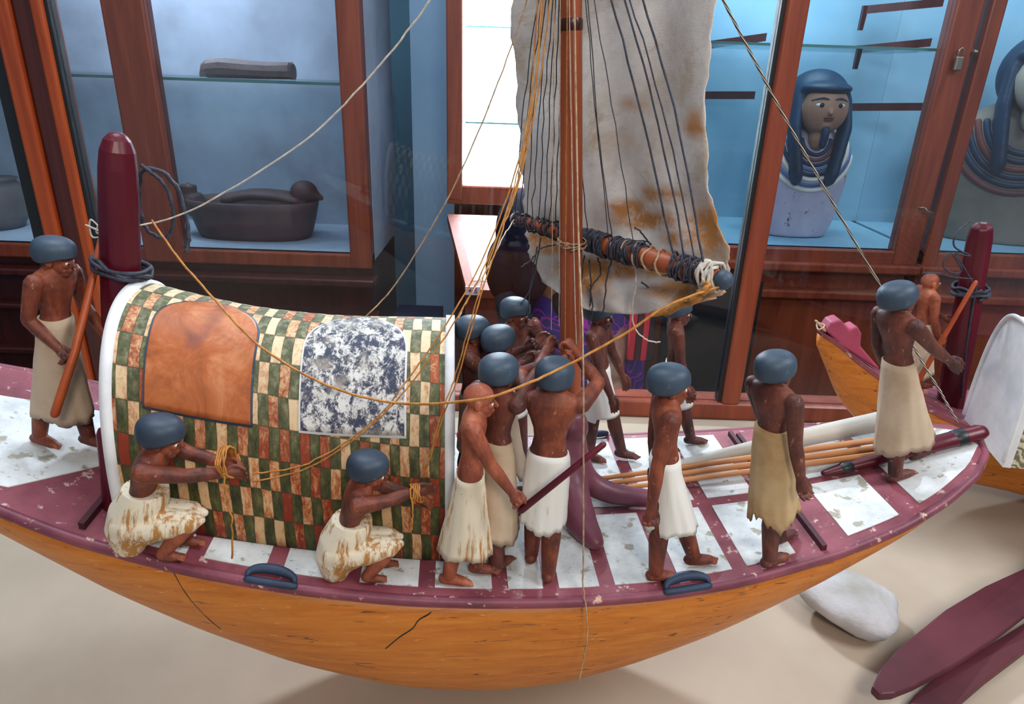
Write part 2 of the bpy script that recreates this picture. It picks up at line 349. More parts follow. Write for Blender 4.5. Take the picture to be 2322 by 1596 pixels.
# ================================================================== THE ROOM BEHIND
FLOOR = -.80
def struct(name, mb, mat, smooth=False, bev=None):
    o = obj(name, mb.V, mb.F, mat, smooth=smooth); o['kind'] = 'structure'
    if bev: bevel(o, bev)
    return o
struct('floor', box(MB(), -5, 6, -2, 6.5, FLOOR-.1, FLOOR), 'floor')
struct('wall_back', box(MB(), -5, 6, 4.6, 4.7, FLOOR, 3.4), 'wall_teal')
struct('wall_left', box(MB(), -5.1, -5, -2, 4.7, FLOOR, 3.4), 'wall'); struct('wall_right', box(MB(), 6, 6.1, -2, 4.7, FLOOR, 3.4), 'wall')
struct('wall_pillar', box(MB(), -.45, -.27, 3.0, 3.5, FLOOR, 3.2), 'wall')
def cabinet(name, label, x0, x1, stiles, zb, ztop, mat, lin, loc_y=2.6, depth=.55, sides=(1, 1), plinth_mat='cab_dark', mould=()):
    t = thing(name, label, 'display cabinet', ((x0+x1)/2, loc_y+depth/2, FLOOR))
    mb = MB()
    box(mb, x0, x1+(0 if sides[1] else .022), loc_y+depth-.03, loc_y+depth, zb, ztop); box(mb, x0, x1, loc_y, loc_y+depth-.03, zb-.03, zb); 
    if sides[0]: box(mb, x0, x0+.02, loc_y+.04, loc_y+depth-.03, zb, ztop)
    if sides[1]: box(mb, x1-.02, x1, loc_y+.04, loc_y+depth-.03, zb, ztop)
    obj('lining', mb.V, mb.F, lin, t, smooth=False)
    mb = box(MB(), x0+.01, x1-.01, loc_y+.02, loc_y+depth-.02, FLOOR, zb-.03); obj('plinth', mb.V, mb.F, plinth_mat, t, smooth=False)
    for (z0, z1, d) in mould:
        mb = box(MB(), x0-.01, x1+.01, loc_y-d, loc_y+.04, z0, z1); bevel(obj('moulding', mb.V, mb.F, plinth_mat, t, smooth=False), .008, 3)
    for za, zb2 in ((zb-.055, zb), (ztop-.07, ztop)):
        mb = box(MB(), x0, x1, loc_y-.02, loc_y+.03, za, zb2); bevel(obj('frame_rail', mb.V, mb.F, mat, t, smooth=False), .006)
    for i, (a, b) in enumerate(stiles):
        mb = box(MB(), a, b, loc_y-.025, loc_y+.04, zb-.055, ztop); bevel(obj('frame_stile', mb.V, mb.F, mat, t, smooth=False), .008)
    for (a, b) in zip(stiles[:-1], stiles[1:]):
        if b[0]-a[1] > .05:
            mb = box(MB(), a[1], b[0], loc_y, loc_y+.005, zb, ztop-.07); obj('glass_pane', mb.V, mb.F, 'glass', t, smooth=False)
    return t
cabL = cabinet('display_cabinet', 'dark wood glazed cabinet with pale blue lining holding the bird-shaped bowl', -2.7, -.555, [(-2.7, -2.62), (-1.70, -1.62), (-1.44, -1.29), (-.64, -.555)], .165, 1.5, 'cab', 'int_blue', mould=((.045, .075, .06), (-.10, -.075, .04), (-.30, -.27, .03)))
cabR = cabinet('display_cabinet', 'red wood glazed cabinet with teal lining holding the white-bodied coffin', .58, 1.545, [(.58, .64), (1.45, 1.545)], .25, 1.5, 'cab', 'int_teal', depth=.6, sides=(1, 0), plinth_mat='cab', mould=((.165, .20, .05), (.05, .085, .03)))
# the angled bay of the cabinet run
tB = cabinet('display_cabinet', 'red wood glazed cabinet bay at the right with the dark-collared coffin', 1.568, 2.7, [(1.568, 1.62), (2.6, 2.7)], .25, 1.5, 'cab', 'int_teal', depth=.6, sides=(0, 1), plinth_mat='cab', mould=((.165, .20, .05), (.05, .085, .03)))
# unseen fill lights added to brighten the cabinet interiors
mb = box(MB(), .585, .94, 2.49, 2.545, FLOOR, .14); tag(obj('darkening_panel', mb.V, mb.F, 'rubber', smooth=False), 'dark panel added to darken the recess low behind the glass, left of the case post', 'panel')  # panel added only to darken the low area beside the red plinth
area('cabinet_fill_light', (-1.4, 2.85, 1.45), (-1.3, 2.95, 0), .5, 9, (.85, .93, 1), .3)
area('cabinet_fill_light', (1.05, 2.85, 1.45), (1.1, 2.95, 0), .5, 7, (.75, .92, 1), .3)
area('cabinet_fill_light', (2.0, 2.85, 1.45), (2.0, 2.95, 0), .5, 4, (.75, .92, 1), .3)
area('white_case_fill_light', (-.02, 2.66, 1.38), (-.02, 2.85, .6), .36, 150, (1, 1, 1), .12)  # unseen light added inside the case so its white lining looks bright
# bright narrow case + desk case
t = thing('display_cabinet', 'narrow wood-framed case with brightly lit white lining behind the sail', 'display cabinet', (-.05, 2.8, FLOOR))
mb = MB(); box(mb, -.24, .22, 2.9, 2.92, .39, 1.45); box(mb, -.24, -.22, 2.63, 2.9, .39, 1.45); box(mb, .2, .22, 2.63, 2.9, .39, 1.45); box(mb, -.24, .22, 2.63, 2.9, .39, .42)
obj('lining', mb.V, mb.F, 'case_white', t, smooth=False)
for (a, b) in ((-.262, -.205), (.19, .24)):
    mb = box(MB(), a, b, 2.57, 2.63, .39, 1.5); bevel(obj('frame_stile', mb.V, mb.F, 'cab', t, smooth=False), .006)
for (a, b) in ((.375, .445), (1.44, 1.5)):
    mb = box(MB(), -.262, .24, 2.575, 2.625, a, b); bevel(obj('frame_rail', mb.V, mb.F, 'cab', t, smooth=False), .006)
mb = box(MB(), -.205, .19, 2.6, 2.604, .445, 1.44); obj('glass_pane', mb.V, mb.F, 'glass', t, smooth=False)
for z in (.66, .98):
    mb = box(MB(), -.2, .19, 2.643, 2.88, z, z+.006); so_ = obj('glass_shelf', mb.V, mb.F, 'glass_shelf', t, smooth=False); mb = box(MB(), -.2, .19, 2.64, 2.643, z, z+.006); obj('front_edge', mb.V, mb.F, 'glass_edge', so_, smooth=False)
mb = box(MB(), -.24, .22, 2.63, 2.92, FLOOR, .375); obj('plinth', mb.V, mb.F, 'cab_dark', t, smooth=False)
def lathe(mb, c0, prof, n=20):
    loft(mb, [((c0[0], c0[1], c0[2]+z), r, r) for r, z in prof], n); return mb
for nm, lab, px, py, pr in (('flask', 'small pale flask on the middle shelf of the white case', 1110, 140, [(.004, 0), (.014, .03), (.016, .07), (.008, .10), (.01, .115)]), ('cup', 'small pale cup on the lower shelf of the white case', 1112, 300, [(.012, 0), (.009, .02), (.017, .05), (.018, .06)]), ('cup', 'small pale cup on the floor of the white case', 1108, 402, [(.014, 0), (.01, .02), (.019, .05), (.02, .06)])):
    x = Yp(px, py, 2.75)[0]; z = {140: .987, 300: .667, 402: .421}[py]
    mb = lathe(MB(), (x, 2.75, z), pr); tag(obj(nm, mb.V, mb.F, 'wood_pale'), lab, nm)
t = thing('desk_case', 'sloping glass-topped wooden desk case below the bright white case', 'display case', (-.05, 2.4, FLOOR))
D = [np.array(p) for p in ((-.26, 2.56, .34), (.24, 2.56, .34), (.24, 2.28, .135), (-.165, 2.28, .135))]
def prism(mb, top, dz):
    k = len(top); V = list(top)+[p-np.array([0, 0, dz]) for p in top]; mb.add(V, [tuple(range(k)), tuple(range(2*k-1, k-1, -1))]+[(i, (i+1) % k, k+(i+1) % k, k+i) for i in range(k)]); return mb
mb = prism(MB(), D, .03); obj('lid_frame', mb.V, mb.F, 'cab', t, smooth=False)
I = [np.array(p) for p in ((-.215, 2.53, .319), (.20, 2.53, .319), (.20, 2.31, .160), (-.145, 2.31, .160))]
mb = prism(MB(), I, .004); obj('white_lining', mb.V, mb.F, 'case_white', t, smooth=False)
mb = box(MB(), -.17, .24, 2.29, 2.56, FLOOR, .10); obj('cabinet_body', mb.V, mb.F, 'cab', t, smooth=False)
# number tag
p = Yp(1072, 660, 2.27); t2 = thing('number_tag', 'small white number tag on the front of the desk case', 'tag', p)
mb = box(MB(), p[0]-.026, p[0]+.026, 2.272, 2.28, p[2]-.015, p[2]+.015); obj('card', mb.V, mb.F, 'case_white', t2, smooth=False)
def text(s, size, loc, mat, parent, rot=(PI/2, 0, 0)):
    cu = bpy.data.curves.new('writing', 'FONT'); cu.body = s; cu.size = size; cu.extrude = .0006; cu.align_x = 'CENTER'; cu.align_y = 'CENTER'; cu.materials.append(M[mat])
    tmp = bpy.data.objects.new('tmp', cu); COL.objects.link(tmp); me = bpy.data.meshes.new_from_object(tmp.evaluated_get(bpy.context.evaluated_depsgraph_get())); bpy.data.objects.remove(tmp)
    o = bpy.data.objects.new('writing', me); COL.objects.link(o); o.location = tuple(np.array(loc)-np.array(parent.location)); o.rotation_euler = rot; o.parent = parent; return o
M['tagink'] = N('magenta_ink').out(c(176, 40, 96), .6)
text('4 5', .026, (p[0], 2.271, p[2]), 'tagink', t2)
# shelves, brackets, exhibits in the cabinets
sh = obj('glass_shelf', *(lambda m: (m.V, m.F))(box(MB(), -2.5, -.65, 2.66, 3.1, .775, .783)), 'glass_shelf', smooth=False); tag(sh, 'glass shelf across the left cabinet under the stone block', 'shelf')
e = obj('front_edge', *(lambda m: (m.V, m.F))(box(MB(), -2.5, -.65, 2.655, 2.66, .774, .784)), 'glass_edge', sh, smooth=False)
sh = obj('glass_shelf', *(lambda m: (m.V, m.F))(box(MB(), .66, 1.5, 2.66, 3.1, .955, .962)), 'glass_shelf', smooth=False); tag(sh, 'glass shelf above the white-bodied coffin', 'shelf')
e = obj('front_edge', *(lambda m: (m.V, m.F))(box(MB(), .66, 1.5, 2.655, 2.66, .954, .963)), 'glass_edge', sh, smooth=False)
def bracket(px0, py0, px1, py1, lab, yy=3.1, drop=.06):
    a = Yp(px0, py0, yy-.02); b = Yp(px1, py1, yy-.1); mb = MB(); h = .03
    V = [a+[0, 0, h/2], b+[0, 0, h/2], b-[0, 0, h/2], a-[0, 0, h/2]]; V = V+[v+np.array([0, .02, 0]) for v in V]
    mb.add(V, [(0, 1, 2, 3), (7, 6, 5, 4), (0, 4, 5, 1), (1, 5, 6, 2), (2, 6, 7, 3), (3, 7, 4, 0)])
    V = [a+[-.008, -.002, h/2], a+[.012, -.002, h/2], a+[.006, -.002, -drop-h/2], a+[-.008, -.002, -drop-h/2]]; V = V+[v+np.array([0, .02, 0]) for v in V]
    mb.add(V, [(0, 1, 2, 3), (7, 6, 5, 4), (0, 4, 5, 1), (1, 5, 6, 2), (2, 6, 7, 3), (3, 7, 4, 0)])
    tag(obj('shelf_bracket', mb.V, mb.F, 'cab_dark', smooth=False), lab, 'bracket')
bracket(1950, 112, 2112, 96, 'dark wood shelf bracket just below the glass shelf, right of the coffin'); bracket(1925, 243, 2092, 242, 'level wood shelf bracket with a hooked end beside the coffin head')
bracket(1962, 22, 2140, 5, 'topmost dark wood shelf bracket in the teal cabinet'); bracket(1570, 107, 1738, 84, 'dark wood shelf bracket seen between the sail and the glass case post'); bracket(1570, 216, 1712, 216, 'lower dark shelf bracket just right of the sail edge')
# stone block
p = Yp(558, 160, 2.85); t = MB(); n = 22
prof = [(-.205, .0, .01), (-.19, .012, .045), (-.16, .03, .06), (-.10, .035, .068), (0, .036, .062), (.10, .036, .06), (.195, .036, .062), (.205, .03, .055)]
V = []; F = []
for x, hy, h in prof:
    for j in range(12):
        a = 2*PI*j/12; V.append((p[0]+x*.9, 2.85+hy*1.3*math.cos(a), .785+h*.5+h*.62*max(-.8, min(.8, math.sin(a)))+rng.normal(0, .0012)))
for k in range(len(prof)-1):
    for j in range(12): F.append((k*12+j, k*12+(j+1) % 12, (k+1)*12+(j+1) % 12, (k+1)*12+j))
F += [tuple(range(12)), tuple((len(prof)-1)*12+j for j in range(12))]
tag(obj('stone_block', V, F, 'slate', smooth=False), 'long rough grey-brown stone block on the glass shelf', 'stone')
# bird-shaped bowl
p = Yp(585, 552, 2.85); bx, by = p[0], 2.85; t = thing('bird_bowl', 'dark brown pottery bowl shaped like a resting bird', 'bowl', (bx, by, .165))
V = []; F = []; secs = []
for z, rx in ((0, .225), (.02, .235), (.07, .25), (.12, .262), (.15, .268)): secs.append(((bx, by, .167+z), rx, rx*.5))
for z, rx in ((.152, .255), (.12, .245), (.08, .22)): secs.append(((bx, by, .167+z), rx, rx*.47))
mb = loft(MB(), secs, 40, p=2.6); obj('bowl_body', mb.V, mb.F, 'bowl', t)
mb = tube(MB(), spline([(bx-.24, by, .27), (bx-.262, by, .33), (bx-.262, by, .37)], 6), [.045]*6+[.032]*6+[.008], 12); obj('tail', mb.V, mb.F, 'bowl', t)
mb = ell(MB(), (bx+.215, by, .352), (.058, .05, .05)); tube(mb, [(bx+.2, by, .30), (bx+.205, by, .34)], [.05, .045], 12); tube(mb, [(bx+.25, by, .345), (bx+.282, by, .332)], [.028, .014], 10); obj('head', *remesh(mb, .006), 'bowl', t)
mb = tube(MB(), spline([(bx-.1, by, .318), (bx, by, .338), (bx+.12, by, .335), (bx+.19, by, .32)], 6), .028, 12, flat=(2.2, .8)); obj('back', mb.V, mb.F, 'bowl', t)
# disc, pale box, jar
p = Yp(235, 455, 2.85); mb = MB(); tube(mb, [(p[0]+.02, 2.86, p[2]), (p[0]+.02, 2.89, p[2]+.006)], .112, 40); tag(obj('clay_disc', mb.V, mb.F, 'clay'), 'round grey-brown clay disc leaning in the left cabinet', 'disc')
p = Yp(105, 150, 2.85); mb = box(MB(), p[0]-.05, p[0]+.04, 2.8, 2.9, .785, .90); bevel(tag(obj('limestone_block', mb.V, mb.F, 'clay', smooth=False), 'pale grey block on the glass shelf near the left post', 'block'), .02, 3)
p = Yp(8, 520, 2.85); mb = lathe(MB(), (p[0], 2.85, .167), [(.08, 0), (.11, .05), (.12, .12), (.10, .17), (.085, .19), (.095, .2)], 28); tag(obj('clay_jar', mb.V, mb.F, 'clay'), 'squat grey clay jar at the far left edge', 'jar')
# padlock, hasp, gadget
p = Yp(2180, 128, 2.55); t = thing('padlock', 'small brass padlock hanging on the cabinet door seam', 'padlock', p)
mb = box(MB(), p[0]-.013, p[0]+.013, 2.55, 2.565, p[2]-.045, p[2]); bevel(obj('lock_body', mb.V, mb.F, 'metal', t, smooth=False), .004); mb = tube(MB(), [p+[-.008, .007, 0], p+[-.008, .007, .02], p+[0, .007, .028], p+[.008, .007, .02], p+[.008, .007, 0]], .003, 8); obj('shackle', mb.V, mb.F, 'metal', t)
p = Yp(2098, 477, 2.56); mb = tube(MB(), [p+[-.02, .02, .004], p+[-.005, 0, .01], p+[.01, 0, -.004], p+[.03, .0, -.008]], .004, 8); tag(obj('latch_hook', mb.V, mb.F, 'metal'), 'small metal hook on the cabinet frame below the padlock', 'hook')
p = Yp(2210, 118, 2.57); mb = tube(MB(), [p+[0, .01, 0], p+[0, -.006, 0]], .009, 14); tag(obj('keyhole_plate', mb.V, mb.F, 'metal'), 'round metal keyhole plate right of the padlock', 'lock')
p = Yp(832, 46, 2.9); t = MB(); box(t, p[0]-.02, p[0]+.03, 2.88, 2.93, p[2]-.03, p[2]+.02); tube(t, [p+[-.04, 0, .03], p], .007, 8); tag(obj('spotlight', t.V, t.F, 'rubber', smooth=False), 'small dark spotlight clamp beside the left cabinet top', 'lamp')
p0 = Yp(835, 720, 2.9); mb = box(MB(), -.52, -.32, 2.75, 2.95, FLOOR, p0[2]+.05); tag(obj('blue_crate', mb.V, mb.F, cabpaint('dark_blue_box', c(36, 50, 92), c(24, 30, 50)), smooth=False), 'dark blue box standing between the cabinets', 'box')
# ---------------------------------------------------------------- coffins
def coffin(label, px, yw, zbase, ztop, wid, body, wig, face, collar, hs, turn=0):
    x = Yp(px, 300, yw)[0]; t = thing('mummy_coffin', label, 'coffin', (x, yw, zbase)); H = ztop-zbase; s = wid
    mb = MB(); loft(mb, [((x, yw, zbase), s*.40, .10), ((x, yw, zbase+.1*H), s*.46, .11), ((x, yw, zbase+.35*H), s*.52, .12), ((x, yw, zbase+.5*H), s*.52, .12), ((x, yw, zbase+.6*H), s*.44, .10), ((x, yw, zbase+.68*H), s*.2, .07)], 32, p=2.6)
    V, F = remesh(mb, .009, 6); obj('body', V, F, body, t)
    zh = zbase+.80*H; bvb = BVHTree.FromPolygons([tuple(v) for v in V], [tuple(f) for f in F]); mb = MB(); ell(mb, (x, yw-.02, zh+.01), (hs*.37, .115, H*.19), n=28, m=20); ell(mb, (x, yw-.095, zh+.095*H), (hs*.28, .085, H*.045))
    for sg in (-1, 1): tube(mb, [(x+sg*hs*.27, yw-.075, zh+.02), (x+sg*hs*.285, yw-.100, zh-.13*H), (x+sg*hs*.20, yw-.128, zh-.40*H)], [hs*.10, hs*.125, hs*.13], 14, flat=(1, .55))
    V, F = remesh(mb, .007, 6)
    obj('wig', V, F, wig, t)
    mb = MB(); ell(mb, (x, yw-.115, zh-.02*H), (hs*.255, .06, H*.145), n=24, m=16); ell(mb, (x, yw-.13, zh-.115*H), (hs*.10, .035, H*.035)); tube(mb, [(x, yw-.158, zh+.012*H), (x, yw-.180, zh-.036*H)], [hs*.016, hs*.028], 10); ell(mb, (x, yw-.150, zh-.105*H), (hs*.07, .02, H*.022))
    for sg in (-1, 1): ell(mb, (x+sg*hs*.245, yw-.10, zh-.02*H), (hs*.035, .018, H*.04))
    tube(mb, [(x, yw-.10, zh-.1*H), (x, yw-.11, zh-.2*H)], hs*.11, 12)
    V, F = remesh(mb, .0045, 4); fo = obj('face', V, F, face, t)
    for dz_, w_ in ((-.064, .062), (-.075, .052)):
        mb = ell(MB(), (x, yw-.170, zh+dz_*H), (hs*w_, .008, H*.0065)); obj('lip', mb.V, mb.F, 'redlip', fo)
    mb = tube(MB(), spline([(x, yw-.160, zh-.125*H), (x, yw-.166, zh-.16*H), (x, yw-.160, zh-.22*H)], 4), hs*.040, 10); obj('beard', mb.V, mb.F, wig, fo)
    for sg in (-1, 1):
        mb = ell(MB(), (x+sg*hs*.10, yw-.160, zh+.005*H), (hs*.060, .010, H*.014)); eo = obj('eye', mb.V, mb.F, 'eyewhite', fo)
        mb = ell(MB(), (x+sg*hs*.10, yw-.168, zh+.005*H), (hs*.026, .006, H*.013)); obj('pupil', mb.V, mb.F, 'black', fo)
        mb = tube(MB(), spline([(x+sg*hs*.03, yw-.166, zh+.034*H), (x+sg*hs*.10, yw-.166, zh+.044*H), (x+sg*hs*.19, yw-.146, zh+.028*H)], 4), hs*.012, 6); obj('eyebrow', mb.V, mb.F, 'hair', fo)
    # collar as nested half rings on the chest
    for i, (rad, mt) in enumerate(collar):
        P = []
        for a in np.linspace(-.03*PI, -.97*PI, 24):
            X, Zz = x+rad*s*math.cos(a), zh-.19*H+rad*s*1.1*math.sin(a); h = bvb.ray_cast(Vector((X, yw-1, Zz)), Vector((0, 1, 0)))
            if h[0] is not None: P.append((X, h[0][1]+.003, Zz))
        if len(P) < 4: continue
        mb = tube(MB(), P, s*.026, 8); obj('collar', mb.V, mb.F, mt, t)
    t.rotation_euler = (0, 0, math.radians(turn)); return t
M['cof_white'] = paint('white_coffin_plaster', c(206, 200, 214), c(178, 170, 188), c(72, 44, 56), 9, (1.6, 1, 1), chips=.62)
M['cof_grey'] = paint('grey_brown_coffin', c(140, 128, 110), c(104, 96, 84), c(80, 70, 62), 9)
M['wig'] = paint('deep_blue_wig', c(24, 58, 88), c(14, 34, 56), None, 12, rough=.5)
M['face1'] = paint('tan_mask_face', c(206, 160, 124), c(160, 116, 92), None, 8); M['face2'] = paint('cream_mask_face', c(196, 186, 166), c(150, 142, 128), None, 8)
M['redlip'] = paint('dull_red_lip', c(130, 70, 60), c(110, 56, 50), None, 8); M['gold'] = paint('ochre_band', c(170, 140, 100), c(120, 90, 70), None, 20); M['blueband'] = paint('grey_blue_band', c(96, 124, 166), c(60, 84, 124), None, 20); M['redband'] = paint('dull_red_band', c(120, 62, 58), c(80, 40, 44), None, 20)
coffin('white-bodied coffin with blue wig, tan face and banded collar', 1832, 2.86, .252, .885, .34, 'cof_white', 'wig', 'face1', [(.52, 'eyewhite'), (.465, 'blueband'), (.41, 'eyewhite'), (.36, 'wig'), (.31, 'blueband'), (.26, 'wig'), (.21, 'redband'), (.16, 'wig')], .34)
coffin('grey coffin with dark collar and pale face at the right edge', 2312, 2.86, .252, 1.04, .50, 'cof_grey', 'wig', 'face2', [(.50, 'redband'), (.445, 'wig'), (.39, 'wig'), (.335, 'redband'), (.28, 'wig'), (.225, 'wig')], .37, -20)
# ---------------------------------------------------------------- the visitor behind the case
def visitor():
    t = thing('person', 'person in a black top and purple dress with pink squiggles, bending behind the sail', 'person', (.20, 2.02, FLOOR)); t.location.x = .20
    mb = MB(); y = 2.02
    hips = np.array([.20, y, .05]); sh = np.array([.10, y-.02, .31]); hd = np.array([.045, y-.03, .395])
    tube(mb, [hips, (.17, y, .18), sh], [.14, .12, .11], 16, flat=(1, .75)); tube(mb, [sh, hd], [.05, .05], 12); ell(mb, hd, (.085, .095, .11)); ell(mb, hd+[-.03, -.07, -.03], (.02, .03, .03))
    for sg in (-1, 1):
        tube(mb, [hips+[sg*.07, 0, -.04], hips+[sg*.075, 0, -.42], hips+[sg*.075, .02, -.8]], [.085, .065, .04], 12); ell(mb, hips+[sg*.08, -.05, -.82], (.04, .12, .035))
    tube(mb, [sh+[-.10, .02, -.02], (.0, y-.08, .20), (.02, y-.18, .12)], [.05, .042, .03], 12)
    tube(mb, [sh+[.12, .02, -.02], (.32, y-.05, .16), (.30, y-.18, .02)], [.05, .042, .03], 12)
    for k in range(4): tube(mb, [(.0+.014*k, y-.2, .10), (.0+.014*k, y-.26, .09), (.0+.014*k, y-.285, .07)], .008, 6); tube(mb, [(.275+.018*k, y-.2, .0), (.28+.018*k, y-.25, -.02), (.285+.018*k, y-.27, -.04)], .008, 6)
    V, F = remesh(mb, .008, 5); obj('body', V, F, skin('visitor_skin', c(150, 110, 90), c(130, 90, 72), c(110, 76, 62)), t)
    mb = MB(); ell(mb, hd+[-.0, -.005, .02], (.108, .112, .125)); tube(mb, [hd+[.02, -.07, 0], hd+[0, -.10, -.12]], [.07, .05], 12); ell(mb, hd+[-.05, .0, -.10], (.085, .09, .12)); tube(mb, [hd+[0, .06, 0], (.05, y+.04, .30)], [.09, .07], 12)
    V, F = remesh(mb, .009, 5); obj('hair', V, F, N('black_hair').out(c(16, 18, 34), .8, .1), t)
    mb = MB(); tube(mb, [sh+[0, 0, .03], (.15, y, .24), (.17, y, .18)], [.10, .145, .145], 18, flat=(1, .8)); tube(mb, [sh+[-.06, .02, -.02], (.0, y-.08, .20), (.01, y-.14, .15)], [.065, .06, .05], 12); tube(mb, [sh+[.11, .02, -.02], (.32, y-.05, .16)], [.065, .055], 12)
    V, F = remesh(mb, .009, 5); obj('black_top', V, F, N('black_cloth').out(c(18, 20, 30), .8), t)
    m = N('purple_dress_cloth'); v = m.coord((1, 1, 1)); vo = m.n('ShaderNodeTexVoronoi', feature='DISTANCE_TO_EDGE'); vo.inputs['Scale'].default_value = 17
    nn = m.n('ShaderNodeTexNoise'); nn.inputs['Scale'].default_value = 8; m.l(v, nn.inputs[0]); m.l(m.mix(.25, v, nn.outputs['Color']), vo.inputs[0])
    col = m.ramp(vo.outputs['Distance'], [(.035, c(150, 34, 150)), (.06, c(46, 30, 110))]); mt = m.out(col, .8)
    mb = MB(); loft(mb, [((.23, y, -.62), .22, .17), ((.23, y, -.3), .21, .16), ((.22, y, .02), .20, .15), ((.21, y, .16), .185, .14), ((.18, y, .24), .165, .13), ((.15, y, .29), .12, .10)], 30, wob=lambda k, a: .03*math.sin(7*a+k)*(k < 3))
    obj('dress', mb.V, mb.F, mt, t)
    return t
visitor()
p = Yp(1452, 740, 1.86); t = thing('striped_bag', 'red and dark striped cloth bag hanging beside the visitor', 'bag', p)
for k, (dx, mt) in enumerate(((-.03, c(190, 32, 50)), (-.012, c(60, 24, 40)), (.006, c(200, 40, 60)), (.022, c(40, 26, 40)))):
    mb = box(MB(), p[0]+dx, p[0]+dx+.017, 1.84, 1.88, p[2]-.10, p[2]+.09); bevel(obj('stripe_band', mb.V, mb.F, N('bag_cloth').out(mt, .8), t, smooth=False), .003)
# ================================================================== THE GLASS CASE
mb = box(MB(), -1.6, 1.9, -.2, 1.66, -.12, 0.0); tb = obj('trim_1', mb.V, mb.F, 'table', smooth=False); tb.name = 'display_table'; tag(tb, 'beige cloth-covered floor of the display case under the boats', 'table')
mb = box(MB(), -1.5, 1.8, .0, 1.6, FLOOR, -.12); o = obj('case_plinth', mb.V, mb.F, 'cab_dark', smooth=False); tag(o, 'dark wooden plinth under the display case', 'plinth')
t = thing('glass_case_frame', 'polished wood frame and glass back of the case around the boats', 'case', (0, 1.66, 0))
mb = box(MB(), -1.6, 1.9, 1.62, 1.70, .0, .05); bevel(obj('bottom_rail', mb.V, mb.F, 'cab', t, smooth=False), .01, 3)
def post(x0, x1, mat='cab', y0=1.62, y1=1.68):
    mb = box(MB(), x0, x1, y0, y1, .045, 1.6); bevel(obj('post', mb.V, mb.F, mat, t, smooth=False), .008, 3)
post(.558, .606, 'cab'); mb = box(MB(), .548, .558, 1.63, 1.66, .045, 1.6); obj('gasket', mb.V, mb.F, 'rubber', t, smooth=False)
post(-1.145, -1.105, 'cab_orange'); post(-1.105, -1.06, 'cab_dark', 1.63, 1.69); post(-1.06, -1.032, 'cab_orange')
mb = box(MB(), -1.032, -1.024, 1.63, 1.66, .045, 1.6); obj('gasket', mb.V, mb.F, 'rubber', t, smooth=False)
mb = box(MB(), -1.175, -1.145, 1.63, 1.66, .045, 1.6); obj('gasket', mb.V, mb.F, 'rubber', t, smooth=False)
for a, b in ((-1.024, .548), (.606, 1.9)):
    mb = box(MB(), a, b, 1.64, 1.645, .05, 1.6); obj('glass_pane', mb.V, mb.F, 'glass', t, smooth=False)
# stone on the table
mb = MB(); ell(mb, (.592, .915, .03), (.080, .068, .034), n=28, m=18)
V = np.array(mb.V); q = V-np.array([.592, .915, .03]); V = V+q*(.10*np.sin(q[:, :1]*60+1)+.08*np.sin(q[:, 1:2]*75)+.04*np.sin(q[:, 2:3]*130)); V[:, 2] = np.maximum(V[:, 2], 0.001)
V[:, 2] *= 1.0+.25*(V[:, 0]-.592)/-.08*.5
tag(obj('white_stone', V, mb.F, 'stone'), 'smooth white stone on the beige table under the bow', 'stone')
# foreground paddles
def paddle(label, pts, z0, th, ang_z, ridge=.004):
    P = [Zp(x, y, z0) for x, y in pts]; k = len(P); mid = sum(P)/k
    top = [p+np.array([0, 0, th]) for p in P]; V = P+top+[mid+np.array([0, 0, th+ridge])]
    F = [tuple(range(k))[::-1]]+[(i, (i+1) % k, k+(i+1) % k, k+i) for i in range(k)]+[(k+i, k+(i+1) % k, 2*k) for i in range(k)]
    o = obj('steering_paddle', V, F, 'maroon_pad', smooth=False); bevel(o, .003, 2); tag(o, label, 'paddle', None); return o
M['maroon_pad'] = paint('dark_maroon_paddle_paint', c(96, 44, 54), c(70, 30, 42), c(140, 100, 108), 14, rough=.5, chips=.7)
paddle('dark maroon leaf-shaped paddle blade lying nearest the bow in the corner', [(1972, 1572), (1990, 1590), (2020, 1588), (2070, 1568), (2160, 1520), (2250, 1460), (2330, 1398), (2420, 1320), (2420, 1235), (2330, 1296), (2230, 1342), (2140, 1396), (2080, 1445), (2025, 1492), (1990, 1535)], .03, .014, 0)
paddle('dark maroon paddle blade tucked under the leaf-shaped one, lower right', [(2050, 1615), (2070, 1590), (2120, 1548), (2200, 1500), (2330, 1418), (2430, 1350), (2460, 1390), (2330, 1480), (2230, 1556), (2150, 1625)], .003, .014, 0)

# ================================================================== THE BOAT
WS = [(-.92, 0.0), (-.90, .035), (-.86, .07), (-.8, .10), (-.72, .13), (-.62, .155), (-.55, .17), (-.44, .183), (-.33, .19), (-.2, .194), (0, .192), (.1, .188), (.2, .179), (.33, .156), (.42, .134), (.49, .107), (.55, .073), (.585, .04), (.6, 0.004)]
DD = [(-.92, .003), (-.8, .05), (-.62, .11), (-.5, .17), (-.35, .23), (-.22, .262), (-.1, .268), (0, .255), (.1, .22), (.2, .175), (.3, .125), (.4, .07), (.5, .028), (.55, .015), (.6, .002)]
def li(T, s): return float(np.interp(s, [p[0] for p in T], [p[1] for p in T]))
def smoothT(T, s, h=.025): return sum(li(T, s+d*h)*w for d, w in ((-1, .25), (0, .5), (1, .25)))
def hw(s): return max(.001, smoothT(WS, s, .02) if -.86 < s < .54 else li(WS, s))
SS = np.concatenate([np.linspace(-.92, -.88, 8), np.linspace(-.87, .54, 110), np.linspace(.545, .6, 18)])
B = thing('model_boat', 'orange-hulled model boat with white and maroon deck in front', 'model boat', (C0[0], C0[1], 0.0))
